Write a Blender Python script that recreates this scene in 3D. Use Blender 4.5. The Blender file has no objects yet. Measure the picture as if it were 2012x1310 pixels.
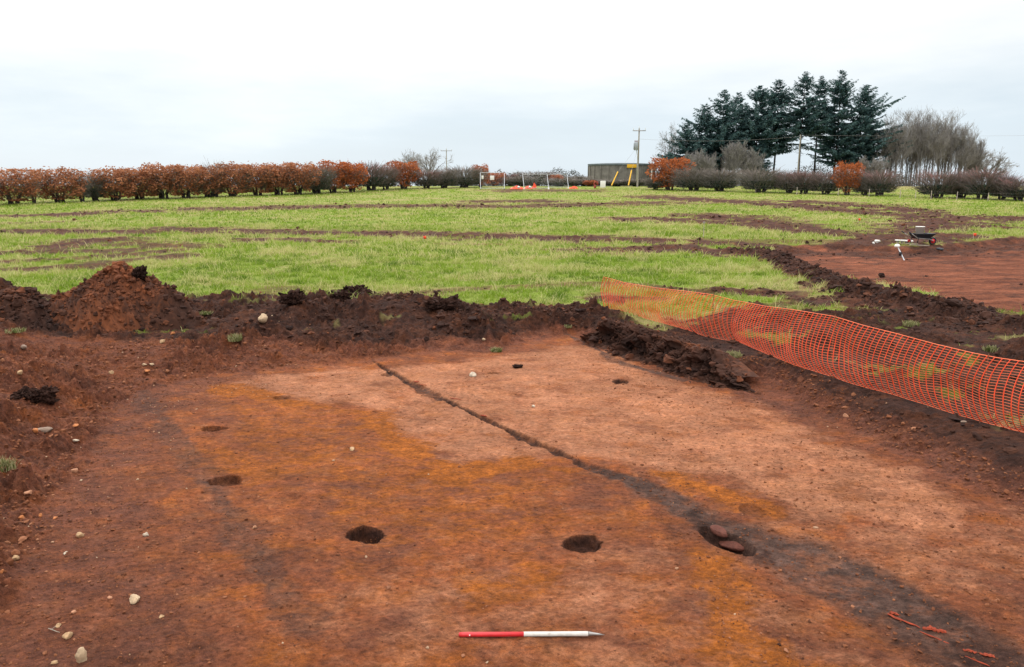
import bpy, bmesh, math, random
import numpy as np
from mathutils import Vector, Matrix
from mathutils.bvhtree import BVHTree

random.seed(7)
RNG = np.random.default_rng(11)
scene = bpy.context.scene
COL = scene.collection
f32 = np.float32

# ------------------------------------------------------------------ survey
# The place was measured from the photograph: x to the right, y into the field,
# z up, the floor of the excavation at z = 0.
IW, IH, FPX = 2012.0, 1310.0, 1500.0
CAMZ = 3.52
PITCH = math.atan(310.0 / FPX)
CP, SP = math.cos(PITCH), math.sin(PITCH)


def ray(u, v):
    a, b = (u - IW / 2) / FPX, (IH / 2 - v) / FPX
    return a, CP + b * SP, -SP + b * CP


def flat(u, v, z=0.0):
    dx, dy, dz = ray(u, v)
    t = (z - CAMZ) / dz
    return (dx * t, dy * t)


def field_z(y):
    y = np.asarray(y, dtype=np.float64)
    a = 0.30 + 1.3 * (np.clip((y - 20.5) / 94.5, 0, 1)) ** 2.6
    t = np.maximum(y - 115.0, 0)
    tq = np.minimum(t, 18.5)
    a = a + 0.0358 * tq - 0.0014 * tq * tq - 0.016 * np.maximum(t - 18.5, 0)
    return a


def onfield(u, v):
    """ground point of the grass field seen at a measured pixel"""
    dx, dy, dz = ray(u, v)
    y = 12.0
    last = y
    while y < 150:
        t = y / dy
        if CAMZ + dz * t <= float(field_z(y)):
            break
        last = y
        y *= 1.004
    y = 0.5 * (y + last)
    t = y / dy
    return (dx * t, y)


def axial(y, z):
    return y * CP + (CAMZ - z) * SP


def at_depth(u, v, y):
    """x and z of a measured pixel at distance y"""
    dx, dy, dz = ray(u, v)
    t = y / dy
    return dx * t, CAMZ + dz * t


def lin(c):
    c = c / 255.0
    return c / 12.92 if c <= 0.04045 else ((c + 0.055) / 1.055) ** 2.4


# ------------------------------------------------------------------- noise
_perm = RNG.permutation(256).astype(np.int32)
_perm = np.concatenate([_perm, _perm, _perm])
_ga = RNG.uniform(0, 2 * np.pi, 256)
_gx, _gy = np.cos(_ga).astype(f32), np.sin(_ga).astype(f32)


def perlin(x, y):
    x = np.asarray(x, f32)
    y = np.asarray(y, f32)
    x0 = np.floor(x)
    y0 = np.floor(y)
    fx, fy = x - x0, y - y0
    xi = x0.astype(np.int32) & 255
    yi = y0.astype(np.int32) & 255
    u = fx * fx * fx * (fx * (fx * 6 - 15) + 10)
    v = fy * fy * fy * (fy * (fy * 6 - 15) + 10)

    def g(ix, iy, dx, dy):
        h = _perm[_perm[ix & 255] + (iy & 255)]
        return _gx[h] * dx + _gy[h] * dy
    a = g(xi, yi, fx, fy)
    b = g(xi + 1, yi, fx - 1, fy)
    c = g(xi, yi + 1, fx, fy - 1)
    d = g(xi + 1, yi + 1, fx - 1, fy - 1)
    ab = a + u * (b - a)
    cd = c + u * (d - c)
    return (ab + v * (cd - ab)) * f32(1.5)


def fbm(x, y, size, octaves=3, seed=0, gain=0.5):
    out = 0
    amp = 1.0
    f = 1.0 / size
    for i in range(octaves):
        out = out + f32(amp) * perlin(np.asarray(x, f32) * f32(f) + f32(17.3 * seed + 5.1 * i), np.asarray(y, f32) * f32(f) + f32(9.7 * seed + 3.3 * i))
        amp *= gain
        f *= 2.03
    return out


def sstep(a, b, x):
    t = np.clip((x - a) / (b - a), 0, 1)
    return t * t * (3 - 2 * t)


def poly_sd(x, y, pts, widths=None):
    """signed distance (inside negative) and the width carried by the nearest edge"""
    n = len(pts)
    best = np.full(x.shape, 1e9, f32)
    wid = np.zeros(x.shape, f32) if widths is not None else None
    inside = np.zeros(x.shape, bool)
    for i in range(n):
        ax, ay = pts[i]
        bx, by = pts[(i + 1) % n]
        ex, ey = bx - ax, by - ay
        L = ex * ex + ey * ey
        t = np.clip(((x - ax) * f32(ex) + (y - ay) * f32(ey)) / f32(L), 0, 1)
        d = (x - ax - t * f32(ex)) ** 2 + (y - ay - t * f32(ey)) ** 2
        if widths is not None:
            w = widths[i] + t * (widths[(i + 1) % n] - widths[i])
            wid = np.where(d < best, w, wid)
        best = np.minimum(best, d)
        cond = (ay > y) != (by > y)
        if by != ay:
            xx = (bx - ax) * (y - ay) / (by - ay) + ax
            inside ^= cond & (x < xx)
    s = np.sqrt(best)
    s = np.where(inside, -s, s).astype(f32)
    return (s, wid) if widths is not None else s


def line_d(x, y, pts, vals):
    """distance to a polyline and the values (one row per vertex) at the nearest place"""
    best = np.full(x.shape, 1e9, f32)
    vals = np.asarray(vals, f32)
    if vals.ndim == 1:
        vals = vals[:, None]
    res = [np.zeros(x.shape, f32) for _ in range(vals.shape[1])]
    for i in range(len(pts) - 1):
        ax, ay = pts[i]
        bx, by = pts[i + 1]
        ex, ey = bx - ax, by - ay
        L = ex * ex + ey * ey
        t = np.clip(((x - ax) * f32(ex) + (y - ay) * f32(ey)) / f32(L), 0, 1)
        d = (x - ax - t * f32(ex)) ** 2 + (y - ay - t * f32(ey)) ** 2
        m = d < best
        for k in range(vals.shape[1]):
            res[k] = np.where(m, vals[i, k] + t * (vals[i + 1, k] - vals[i, k]), res[k])
        best = np.where(m, d, best)
    return np.sqrt(best), res


# --------------------------------------------------------------- materials
def new_mat(name):
    m = bpy.data.materials.new(name)
    m.use_nodes = True
    nt = m.node_tree
    b = nt.nodes["Principled BSDF"]
    return m, nt, b


def N(nt, kind, **kw):
    n = nt.nodes.new(kind)
    for k, v in kw.items():
        setattr(n, k, v)
    return n


def mixc(nt, fac, a, b, blend='MIX'):
    n = nt.nodes.new('ShaderNodeMix')
    n.data_type = 'RGBA'
    n.blend_type = blend
    n.clamp_factor = True
    for sock, val in ((n.inputs[0], fac), (n.inputs[6], a), (n.inputs[7], b)):
        if isinstance(val, (tuple, list)):
            sock.default_value = (val[0], val[1], val[2], 1)
        elif isinstance(val, (int, float)):
            sock.default_value = val
        else:
            nt.links.new(val, sock)
    return n.outputs[2]


def noise(nt, vec, scale, detail=4, rough=0.6, lo=0.3, hi=0.7, to0=0.0, to1=1.0):
    n = N(nt, 'ShaderNodeTexNoise')
    n.inputs['Scale'].default_value = scale
    n.inputs['Detail'].default_value = detail
    n.inputs['Roughness'].default_value = rough
    nt.links.new(vec, n.inputs['Vector'])
    r = N(nt, 'ShaderNodeMapRange')
    r.inputs[1].default_value, r.inputs[2].default_value = lo, hi
    r.inputs[3].default_value, r.inputs[4].default_value = to0, to1
    nt.links.new(n.outputs['Fac'], r.inputs[0])
    return r.outputs[0]


def math_n(nt, op, a, b=None, c=None):
    n = N(nt, 'ShaderNodeMath', operation=op)
    for i, v in enumerate((a, b, c)):
        if v is None:
            continue
        if isinstance(v, (int, float)):
            n.inputs[i].default_value = v
        else:
            nt.links.new(v, n.inputs[i])
    return n.outputs[0]


def simple_mat(name, col, rough=0.7, metal=0.0, var=0.25, scale=8.0, bump=0.0, spec=0.3):
    m, nt, b = new_mat(name)
    tc = N(nt, 'ShaderNodeTexCoord')
    fac = noise(nt, tc.outputs['Object'], scale, 5, 0.65, 0.3, 0.7)
    c = mixc(nt, fac, tuple(x * (1 - var) for x in col), tuple(min(1, x * (1 + var)) for x in col))
    nt.links.new(c, b.inputs['Base Color'])
    b.inputs['Roughness'].default_value = rough
    b.inputs['Metallic'].default_value = metal
    b.inputs['Specular IOR Level'].default_value = spec
    if bump:
        bp = N(nt, 'ShaderNodeBump')
        bp.inputs['Strength'].default_value = bump
        bp.inputs['Distance'].default_value = 0.02
        nt.links.new(fac, bp.inputs['Height'])
        nt.links.new(bp.outputs[0], b.inputs['Normal'])
    return m


def tone_mat(name, lo, hi, rough=0.8, trans=0.0, spec=0.2, attr='tone', mid=None):
    """colour picked along a ramp by a per-vertex tone"""
    m, nt, b = new_mat(name)
    a = N(nt, 'ShaderNodeAttribute', attribute_name=attr)
    r = N(nt, 'ShaderNodeValToRGB')
    e = r.color_ramp.elements
    e[0].color = (*lo, 1)
    e[1].color = (*hi, 1)
    if mid:
        k = r.color_ramp.elements.new(mid[0])
        k.color = (*mid[1], 1)
    nt.links.new(a.outputs['Fac'], r.inputs[0])
    nt.links.new(r.outputs[0], b.inputs['Base Color'])
    b.inputs['Roughness'].default_value = rough
    b.inputs['Specular IOR Level'].default_value = spec
    if trans:
        t = N(nt, 'ShaderNodeBsdfTranslucent')
        nt.links.new(r.outputs[0], t.inputs[0])
        mx = N(nt, 'ShaderNodeMixShader')
        mx.inputs[0].default_value = trans
        nt.links.new(b.outputs[0], mx.inputs[1])
        nt.links.new(t.outputs[0], mx.inputs[2])
        nt.links.new(mx.outputs[0], nt.nodes['Material Output'].inputs[0])
    return m


PALE = (0.545, 0.248, 0.132)
MIDB = (0.265, 0.080, 0.028)
ORNG = (0.345, 0.103, 0.015)
GREY = (0.090, 0.050, 0.037)
DARK = (0.138, 0.051, 0.030)
TOPS = (0.042, 0.0185, 0.0125)
GRAS = (0.150, 0.220, 0.016)
STRW = (0.36, 0.30, 0.12)
REDF = (0.245, 0.070, 0.030)


def earth_material():
    m, nt, b = new_mat("earth")
    tc = N(nt, 'ShaderNodeTexCoord')
    obj = tc.outputs['Object']
    za = N(nt, 'ShaderNodeAttribute', attribute_name='zone_a')
    zb = N(nt, 'ShaderNodeAttribute', attribute_name='zone_b')
    sa = N(nt, 'ShaderNodeSeparateColor')
    sb = N(nt, 'ShaderNodeSeparateColor')
    nt.links.new(za.outputs['Color'], sa.inputs[0])
    nt.links.new(zb.outputs['Color'], sb.inputs[0])
    # stretched coordinates: the machine and the trowels worked across
    mp = N(nt, 'ShaderNodeMapping')
    mp.inputs['Scale'].default_value = (0.78, 1.0, 1.0)
    nt.links.new(obj, mp.inputs[0])
    st = mp.outputs[0]
    n_big = noise(nt, st, 1.3, 5, 0.65, 0.32, 0.68)
    n_mid = noise(nt, st, 6.0, 6, 0.7, 0.32, 0.68)
    n_fine = noise(nt, st, 21.0, 8, 0.75, 0.32, 0.68)
    n_grit = noise(nt, obj, 120.0, 3, 0.7, 0.3, 0.7)
    n_oran = noise(nt, st, 2.6, 6, 0.7, 0.46, 0.66)
    n_pal2 = noise(nt, st, 4.1, 6, 0.72, 0.5, 0.72)
    # the limits of every soil are ragged and mottled, as scraped subsoil is
    mp3 = N(nt, 'ShaderNodeMapping')
    mp3.inputs['Scale'].default_value = (0.7, 1.0, 1.0)
    mp3.inputs['Rotation'].default_value = (0, 0, 0.35)
    nt.links.new(obj, mp3.inputs[0])
    rg_a = noise(nt, mp3.outputs[0], 2.3, 10, 0.72, 0.25, 0.75, -0.5, 0.5)
    rg_b = noise(nt, mp3.outputs[0], 5.5, 9, 0.74, 0.25, 0.75, -0.5, 0.5)

    def ragged(mask, rg, amp, con=1.6):
        k = math_n(nt, 'MULTIPLY_ADD', rg, amp, math_n(nt, 'MULTIPLY_ADD', mask, con, 0.5 - 0.5 * con))
        n_ = N(nt, 'ShaderNodeClamp')
        nt.links.new(k, n_.inputs[0])
        g_ = N(nt, 'ShaderNodeMapRange')
        g_.inputs[1].default_value, g_.inputs[2].default_value = 0.0, 0.18
        nt.links.new(mask, g_.inputs[0])
        return math_n(nt, 'MULTIPLY', n_.outputs[0], g_.outputs[0])
    m_pale = ragged(sa.outputs[0], rg_a, 2.0, 1.5)
    m_oran = ragged(sa.outputs[1], rg_b, 2.1, 1.4)
    m_grey = ragged(sa.outputs[2], rg_b, 0.9, 1.5)
    m_dark = ragged(za.outputs['Alpha'], rg_a, 1.3, 1.4)
    m_tops = ragged(sb.outputs[0], rg_b, 0.8, 1.3)
    # ground colours
    mid = mixc(nt, n_mid, tuple(c * 0.62 for c in MIDB), tuple(c * 1.25 for c in MIDB))
    mid = mixc(nt, math_n(nt, 'MULTIPLY', n_oran, 0.75), mid, ORNG)
    mid = mixc(nt, math_n(nt, 'MULTIPLY', n_pal2, 0.55), mid, tuple(c * 0.72 for c in PALE))
    mid = mixc(nt, math_n(nt, 'MULTIPLY', noise(nt, mp3.outputs[0], 1.7, 8, 0.7, 0.46, 0.62), 0.75), mid, DARK)
    dark = mixc(nt, n_mid, tuple(c * 0.6 for c in DARK), tuple(c * 1.35 for c in DARK))
    dark = mixc(nt, math_n(nt, 'MULTIPLY', n_oran, 0.45), dark, MIDB)
    dark = mixc(nt, math_n(nt, 'MULTIPLY', n_pal2, 0.3), dark, (0.22, 0.105, 0.065))
    c = mixc(nt, m_dark, mid, dark)
    pale = mixc(nt, n_big, tuple(x * 0.66 for x in PALE), tuple(x * 1.05 for x in PALE))
    pale = mixc(nt, math_n(nt, 'MULTIPLY', n_oran, 0.45), pale, (0.32, 0.115, 0.03))
    pale = mixc(nt, math_n(nt, 'MULTIPLY', math_n(nt, 'SUBTRACT', 1.0, n_mid), 0.55), pale, MIDB)
    c = mixc(nt, m_pale, c, pale)
    c = mixc(nt, m_oran, c, mixc(nt, n_mid, tuple(x * 0.55 for x in ORNG), tuple(x * 1.25 for x in ORNG)))
    mp2 = N(nt, 'ShaderNodeMapping')
    mp2.inputs['Scale'].default_value = (0.18, 0.9, 1.0)
    mp2.inputs['Rotation'].default_value = (0, 0, 0.12)
    nt.links.new(obj, mp2.inputs[0])
    n_str = noise(nt, mp2.outputs[0], 2.2, 8, 0.72, 0.38, 0.66)
    red = mixc(nt, n_str, tuple(x * 0.30 for x in REDF), (0.33, 0.115, 0.056))
    red = mixc(nt, math_n(nt, 'MULTIPLY', n_mid, 0.5), red, tuple(x * 0.75 for x in REDF))
    c = mixc(nt, zb.outputs['Alpha'], c, red)
    c = mixc(nt, m_grey, c, mixc(nt, n_mid, tuple(x * 0.5 for x in GREY), tuple(x * 1.5 for x in GREY)))
    tops = mixc(nt, n_mid, tuple(x * 0.5 for x in TOPS), tuple(x * 1.6 for x in TOPS))
    tops = mixc(nt, math_n(nt, 'MULTIPLY', n_oran, 0.6), tops, (0.13, 0.046, 0.02))
    c = mixc(nt, m_tops, c, tops)
    # scratches left by hoes and trowels, and shade of small hollows and cracks painted in as dark spots
    for ang, sc, dk in ((0.55, (1.2, 26.0, 1.0), 0.62), (-0.35, (1.0, 21.0, 1.0), 0.62), (0.95, (1.4, 30.0, 1.0), 0.7)):
        ms = N(nt, 'ShaderNodeMapping')
        ms.inputs['Rotation'].default_value = (0, 0, ang)
        nt.links.new(obj, ms.inputs[0])
        ms2 = N(nt, 'ShaderNodeMapping')
        ms2.inputs['Scale'].default_value = sc
        nt.links.new(ms.outputs[0], ms2.inputs[0])
        sf = noise(nt, ms2.outputs[0], 1.6, 4, 0.6, 0.55, 0.75)
        sb_ = noise(nt, ms2.outputs[0], 1.9, 4, 0.6, 0.60, 0.78)
        c = mixc(nt, math_n(nt, 'MULTIPLY', sf, 0.55), c, mixc(nt, 1.0, c, (dk * .75, dk * .72, dk * .72), 'MULTIPLY'))
        c = mixc(nt, math_n(nt, 'MULTIPLY', sb_, 0.5), c, mixc(nt, 1.0, c, (1.45, 1.5, 1.55), 'MULTIPLY'))
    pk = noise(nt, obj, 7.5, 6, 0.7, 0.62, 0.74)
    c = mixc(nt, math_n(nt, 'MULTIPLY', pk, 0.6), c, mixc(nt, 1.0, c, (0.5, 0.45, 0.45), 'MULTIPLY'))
    blo = N(nt, 'ShaderNodeCombineColor')
    bl = math_n(nt, 'MULTIPLY', noise(nt, mp3.outputs[0], 1.0, 7, 0.68, 0.32, 0.68, 0.74, 1.16), noise(nt, obj, 3.3, 7, 0.7, 0.3, 0.7, 0.82, 1.14))
    for i_, k_ in enumerate((1.0, 0.97, 0.97)):
        nt.links.new(math_n(nt, 'MULTIPLY', bl, k_), blo.inputs[i_])
    c = mixc(nt, 1.0, c, blo.outputs[0], 'MULTIPLY')
    # grit and crumbs of tone inside every soil
    v = math_n(nt, 'MULTIPLY_ADD', n_fine, 1.05, 0.48)
    v = math_n(nt, 'MULTIPLY', v, math_n(nt, 'MULTIPLY_ADD', n_grit, 0.7, 0.66))
    vc = N(nt, 'ShaderNodeCombineColor')
    for i in range(3):
        nt.links.new(v, vc.inputs[i])
    c = mixc(nt, 1.0, c, vc.outputs[0], 'MULTIPLY')
    # turf
    g_pat = noise(nt, obj, 0.35, 6, 0.65, 0.3, 0.7)
    g_fine = noise(nt, obj, 5.0, 6, 0.75, 0.3, 0.7)
    gr = mixc(nt, g_fine, tuple(x * 0.55 for x in GRAS), tuple(x * 1.25 for x in GRAS))
    gr = mixc(nt, math_n(nt, 'MULTIPLY', g_pat, 0.45), gr, (0.30, 0.29, 0.08))
    gr = mixc(nt, sb.outputs[2], gr, mixc(nt, g_fine, tuple(x * 0.6 for x in STRW), STRW))
    c = mixc(nt, sb.outputs[1], c, gr)
    nt.links.new(c, b.inputs['Base Color'])
    b.inputs['Roughness'].default_value = 0.9
    b.inputs['Specular IOR Level'].default_value = 0.15
    h = math_n(nt, 'ADD', math_n(nt, 'MULTIPLY', n_fine, 1.0), math_n(nt, 'MULTIPLY', n_grit, 0.45))
    bp = N(nt, 'ShaderNodeBump')
    bp.inputs['Strength'].default_value = 0.9
    bp.inputs['Distance'].default_value = 0.018
    nt.links.new(h, bp.inputs['Height'])
    nt.links.new(bp.outputs[0], b.inputs['Normal'])
    return m


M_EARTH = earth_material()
M_CLOD = tone_mat("clod_soil", (0.022, 0.011, 0.0085), (0.19, 0.062, 0.026), 0.95, mid=(0.55, (0.062, 0.026, 0.016)))
M_CRUMB = tone_mat("crumb_soil", (0.05, 0.02, 0.012), (0.36, 0.16, 0.085), 0.95, mid=(0.5, (0.17, 0.058, 0.024)))
M_GRASS = tone_mat("grass_blades", (0.075, 0.15, 0.008), (0.60, 0.53, 0.26), 0.6, 0.35, mid=(0.58, (0.25, 0.36, 0.022)))
M_TUFT = tone_mat("torn_turf", (0.045, 0.070, 0.014), (0.40, 0.34, 0.19), 0.7, 0.3, mid=(0.55, (0.14, 0.165, 0.04)))
M_LEAF = tone_mat("beech_leaves", (0.13, 0.055, 0.032), (0.60, 0.27, 0.135), 0.75, 0.35, mid=(0.5, (0.36, 0.145, 0.070)))
M_LEAF_BRIGHT = tone_mat("bright_beech_leaves", (0.14, 0.042, 0.016), (0.62, 0.20, 0.065), 0.75, 0.3, mid=(0.5, (0.40, 0.118, 0.040)))
M_TWIG = tone_mat("hedge_twigs", (0.050, 0.050, 0.044), (0.34, 0.27, 0.24), 0.9, mid=(0.5, (0.18, 0.165, 0.142)))
M_TWIG_PINK = tone_mat("reddish_twigs", (0.052, 0.050, 0.044), (0.42, 0.20, 0.19), 0.9, mid=(0.55, (0.19, 0.158, 0.140)))
M_BARK = simple_mat("bark", (0.045, 0.038, 0.034), 0.9, var=0.4, scale=3)
M_BARK_PALE = tone_mat("pale_bark", (0.09, 0.085, 0.08), (0.40, 0.375, 0.35), 0.9, mid=(0.5, (0.205, 0.185, 0.172)))
M_IVY = tone_mat("dark_ivy", (0.010, 0.020, 0.016), (0.055, 0.085, 0.05), 0.8, 0.1)
M_NEEDLE = tone_mat("spruce_needles", (0.018, 0.046, 0.050), (0.135, 0.205, 0.178), 0.75, 0.2, mid=(0.5, (0.054, 0.108, 0.106)))
M_NET = simple_mat("orange_netting", (0.80, 0.062, 0.010), 0.45, var=0.12, scale=3, spec=0.4)
M_NET_PALE = simple_mat("pale_orange_cord", (0.92, 0.20, 0.075), 0.45, var=0.12, scale=3, spec=0.4)
M_STEEL = simple_mat("steel", (0.32, 0.30, 0.28), 0.45, 0.7, var=0.3)
M_GALV = simple_mat("galvanised_steel", (0.62, 0.64, 0.65), 0.4, 0.3, var=0.15)
M_RUST = simple_mat("rusty_steel", (0.16, 0.06, 0.03), 0.8, 0.3, var=0.4)
M_RED = simple_mat("red_paint", (0.62, 0.022, 0.030), 0.3, var=0.12, scale=20, spec=0.5)
M_WHITE = simple_mat("white_paint", (0.80, 0.78, 0.72), 0.35, var=0.08, scale=20, spec=0.5)
M_BLACK = simple_mat("black_plastic", (0.018, 0.02, 0.024), 0.4, var=0.3)
M_YEL = simple_mat("yellow_paint", (0.72, 0.40, 0.025), 0.5, var=0.12)
M_CONC = simple_mat("weathered_concrete", (0.17, 0.155, 0.142), 0.9, var=0.35, scale=1.2, bump=0.3)
M_ROOFC = simple_mat("grey_roof_felt", (0.11, 0.13, 0.14), 0.8, var=0.25, scale=1.0)
M_WOOD = simple_mat("weathered_timber", (0.30, 0.25, 0.19), 0.85, var=0.3, scale=6)
M_POLE = simple_mat("pole_timber", (0.24, 0.215, 0.165), 0.85, var=0.25, scale=4)
M_TRANS = simple_mat("transformer_grey", (0.33, 0.36, 0.38), 0.5, 0.2, var=0.15)


def soiled(m, amount=0.55):
    nt = m.node_tree
    b = nt.nodes['Principled BSDF']
    src = b.inputs['Base Color'].links[0].from_socket
    tc = N(nt, 'ShaderNodeTexCoord')
    f = noise(nt, tc.outputs['Object'], 26.0, 6, 0.7, 0.52, 0.72)
    f2 = noise(nt, tc.outputs['Object'], 5.0, 4, 0.6, 0.4, 0.7)
    k = math_n(nt, 'MULTIPLY', math_n(nt, 'MULTIPLY', f, f2), amount)
    nt.links.new(mixc(nt, k, src, (0.17, 0.07, 0.035)), b.inputs['Base Color'])


M_ROD_RED = simple_mat("worn_red_paint", (0.60, 0.022, 0.028), 0.35, var=0.15, scale=20, spec=0.5)
M_ROD_WHITE = simple_mat("worn_white_paint", (0.76, 0.73, 0.66), 0.4, var=0.10, scale=20, spec=0.4)
soiled(M_ROD_RED)
soiled(M_ROD_WHITE, 0.8)
M_STONE = {}


def stone_mat(key):
    if key not in M_STONE:
        col = {'cream': (0.44, 0.31, 0.19), 'buff': (0.40, 0.25, 0.13), 'pink': (0.42, 0.20, 0.11), 'grey': (0.27, 0.19, 0.14),
               'orange': (0.42, 0.15, 0.05), 'white': (0.48, 0.39, 0.29), 'redbrown': (0.105, 0.032, 0.020)}[key]
        M_STONE[key] = simple_mat(key + "_stone", col, 0.8, var=0.32, scale=22, bump=0.5)
    return M_STONE[key]


M_TILE = simple_mat("red_tile", (0.25, 0.034, 0.009), 0.75, var=0.35, scale=25, bump=0.4)


# ------------------------------------------------------------ object tools
def mesh_np(name, verts, faces, mat, parent=None, smooth=True, tone=None):
    me = bpy.data.meshes.new(name)
    verts = np.asarray(verts, f32)
    faces = np.asarray(faces, np.int32)
    k = faces.shape[1]
    me.vertices.add(len(verts))
    me.vertices.foreach_set('co', verts.ravel())
    me.loops.add(faces.size)
    me.loops.foreach_set('vertex_index', faces.ravel())
    me.polygons.add(len(faces))
    me.polygons.foreach_set('loop_start', np.arange(0, faces.size, k, dtype=np.int32))
    me.polygons.foreach_set('loop_total', np.full(len(faces), k, np.int32))
    me.polygons.foreach_set('use_smooth', np.full(len(faces), smooth, bool))
    if tone is not None:
        at = me.attributes.new('tone', 'FLOAT', 'POINT')
        at.data.foreach_set('value', np.asarray(tone, f32))
    me.update(calc_edges=True)
    me.materials.append(mat)
    o = bpy.data.objects.new(name, me)
    COL.objects.link(o)
    if parent:
        o.parent = parent
    return o


def tag(o, label=None, cat=None, group=None, kind=None):
    if label:
        o['label'] = label
    if cat:
        o['category'] = cat
    if group:
        o['group'] = group
    if kind:
        o['kind'] = kind
    return o


def thing(name, loc, label, cat, group=None, rz=0.0):
    e = bpy.data.objects.new(name, None)
    e.empty_display_size = 0.2
    COL.objects.link(e)
    e.location = loc
    e.rotation_euler = (0, 0, rz)
    return tag(e, label, cat, group)


class Geo:
    """collects tubes, boxes and quads of one part"""

    def __init__(s):
        s.v, s.f, s.t = [], [], []
        s.n = 0

    def add(s, verts, quads, tone=0.5):
        verts = np.asarray(verts, f32)
        s.v.append(verts)
        s.f.append(np.asarray(quads, np.int32) + s.n)
        s.t.append(np.full(len(verts), tone, f32) if np.isscalar(tone) else np.asarray(tone, f32))
        s.n += len(verts)

    def tube(s, pts, radii, sides=6, tone=0.5, cap=True):
        pts = np.asarray(pts, float)
        n = len(pts)
        if np.isscalar(radii):
            radii = [radii] * n
        d = np.gradient(pts, axis=0)
        d /= np.linalg.norm(d, axis=1)[:, None] + 1e-9
        ref = np.array([0, 0, 1.0]) if abs(d[0][2]) < 0.9 else np.array([1.0, 0, 0])
        rings = []
        for i in range(n):
            a = np.cross(d[i], ref)
            a /= np.linalg.norm(a) + 1e-9
            b = np.cross(d[i], a)
            an = np.arange(sides) * 2 * np.pi / sides
            rings.append(pts[i] + radii[i] * (np.cos(an)[:, None] * a + np.sin(an)[:, None] * b))
        vs = np.concatenate(rings)
        q = []
        for i in range(n - 1):
            for j in range(sides):
                k = (j + 1) % sides
                q.append((i * sides + j, i * sides + k, (i + 1) * sides + k, (i + 1) * sides + j))
        if cap and sides >= 4:
            for base in (0, (n - 1) * sides):
                for j in range(1, sides - 1, 2):
                    q.append((base, base + j, base + j + 1, base + min(j + 2, sides - 1) if j + 2 < sides else base + j + 1))
            q = [t for t in q if len(set(t)) == 4]
        s.add(vs, q, tone)

    def box(s, c, size, rot=None, tone=0.5):
        hx, hy, hz = size[0] / 2, size[1] / 2, size[2] / 2
        p = np.array([(x, y, z) for x in (-hx, hx) for y in (-hy, hy) for z in (-hz, hz)], float)
        if rot is not None:
            p = p @ np.array(rot).T
        p = p + np.asarray(c, float)
        s.add(p, [(0, 1, 3, 2), (4, 6, 7, 5), (0, 4, 5, 1), (2, 3, 7, 6), (0, 2, 6, 4), (1, 5, 7, 3)], tone)

    def quads(s, P, tone):
        """P (n,4,3)"""
        P = np.asarray(P, f32)
        n = len(P)
        if n == 0:
            return
        s.v.append(P.reshape(-1, 3))
        s.f.append(np.arange(n * 4, dtype=np.int32).reshape(n, 4) + s.n)
        s.t.append(np.repeat(np.asarray(tone, f32), 4))
        s.n += n * 4

    def build(s, name, mat, parent=None, smooth=True, bevel=0):
        o = mesh_np(name, np.concatenate(s.v), np.concatenate(s.f), mat, parent, smooth, np.concatenate(s.t))
        if bevel:
            md = o.modifiers.new('edges', 'BEVEL')
            md.width = bevel
            md.segments = 2
        return o


def rot_xyz(a, b, c):
    return np.array(Matrix.Rotation(c, 3, 'Z') @ Matrix.Rotation(b, 3, 'Y') @ Matrix.Rotation(a, 3, 'X'))


# ---------------------------------------------------------------- terrain
TR1 = [((60, 1500), 1.2), ((60, 1150), 1.2), ((100, 1000), 1.3), ((185, 880), 1.4), ((235, 800), 1.5), ((330, 750), 1.8), ((470, 730), 1.9),
       ((620, 718), 1.9), ((760, 702), 1.7), ((870, 690), 1.5), ((960, 692), 1.1), ((1040, 668), 1.0), ((1130, 655), 0.6),
       ((1225, 690), 0.28), ((1330, 722), 0.28), ((1440, 745), 0.3), ((1500, 748), 0.55), ((1590, 800), 0.75), ((1700, 862), 1.0), ((2012, 1005), 1.1),
       ((2400, 1160), 1.1), ((2500, 1500), 1.2)]
TR1_P = [flat(u, v) for (u, v), w in TR1]
TR1_P[0] = (-3.2, 1.0)
TR1_P[-1] = (5.6, 1.0)
TR1_W = [w for _, w in TR1]
TR2 = [((1535, 500), 0.5), ((1600, 530), 0.5), ((1650, 549), 0.5), ((1720, 571), 0.5), ((1790, 583), 0.5), ((1868, 592), 0.4), ((1885, 618), 0.4),
       ((1950, 626), 0.5), ((2030, 634), 0.5), ((2350, 700), 0.5), ((2350, 470), 0.8), ((2012, 478), 0.8), ((1900, 489), 0.8),
       ((1850, 499), 0.8), ((1740, 494), 0.8), ((1640, 490), 0.8), ((1570, 492), 0.7)]
TR2_P = [flat(u, v, 0.08) for (u, v), w in TR2]
TR2_W = [w for _, w in TR2]


def crest(lst):
    pts, vals = [], []
    for u, v, y, w in lst:
        x, z = at_depth(u, v, y)
        pts.append((x, y))
        vals.append((z, w))
    return pts, vals


RIDGE_A = crest([(-500, 600, 16.2, 1.2), (-60, 590, 16.4, 1.1), (60, 606, 16.6, 0.9), (130, 612, 17.0, 0.9), (220, 606, 17.2, 1.0), (330, 602, 17.2, 1.1),
                 (390, 618, 17.0, 1.0), (440, 612, 17.0, 1.1), (520, 600, 17.1, 1.3), (575, 586, 17.1, 1.4), (640, 594, 17.3, 1.4),
                 (700, 590, 17.4, 1.4), (800, 588, 17.5, 1.4), (850, 594, 17.5, 1.3), (905, 595, 17.6, 1.1), (950, 606, 17.8, 1.0),
                 (1010, 609, 17.9, 0.9), (1090, 607, 17.9, 0.8), (1150, 602, 18.0, 0.7), (1185, 606, 18.0, 0.5)])
RIDGE_B = ([(-5.0, 1.0), (-5.6, 5.5), (-6.0, 7.6), (-7.0, 9.5), (-8.6, 11.5), (-10.0, 13.7), (-11.6, 16.0)],
           [(0.6, 1.0), (0.55, 1.0), (0.52, 0.9), (0.5, 0.9), (0.5, 0.9), (0.55, 1.0), (0.8, 1.2)])
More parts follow.
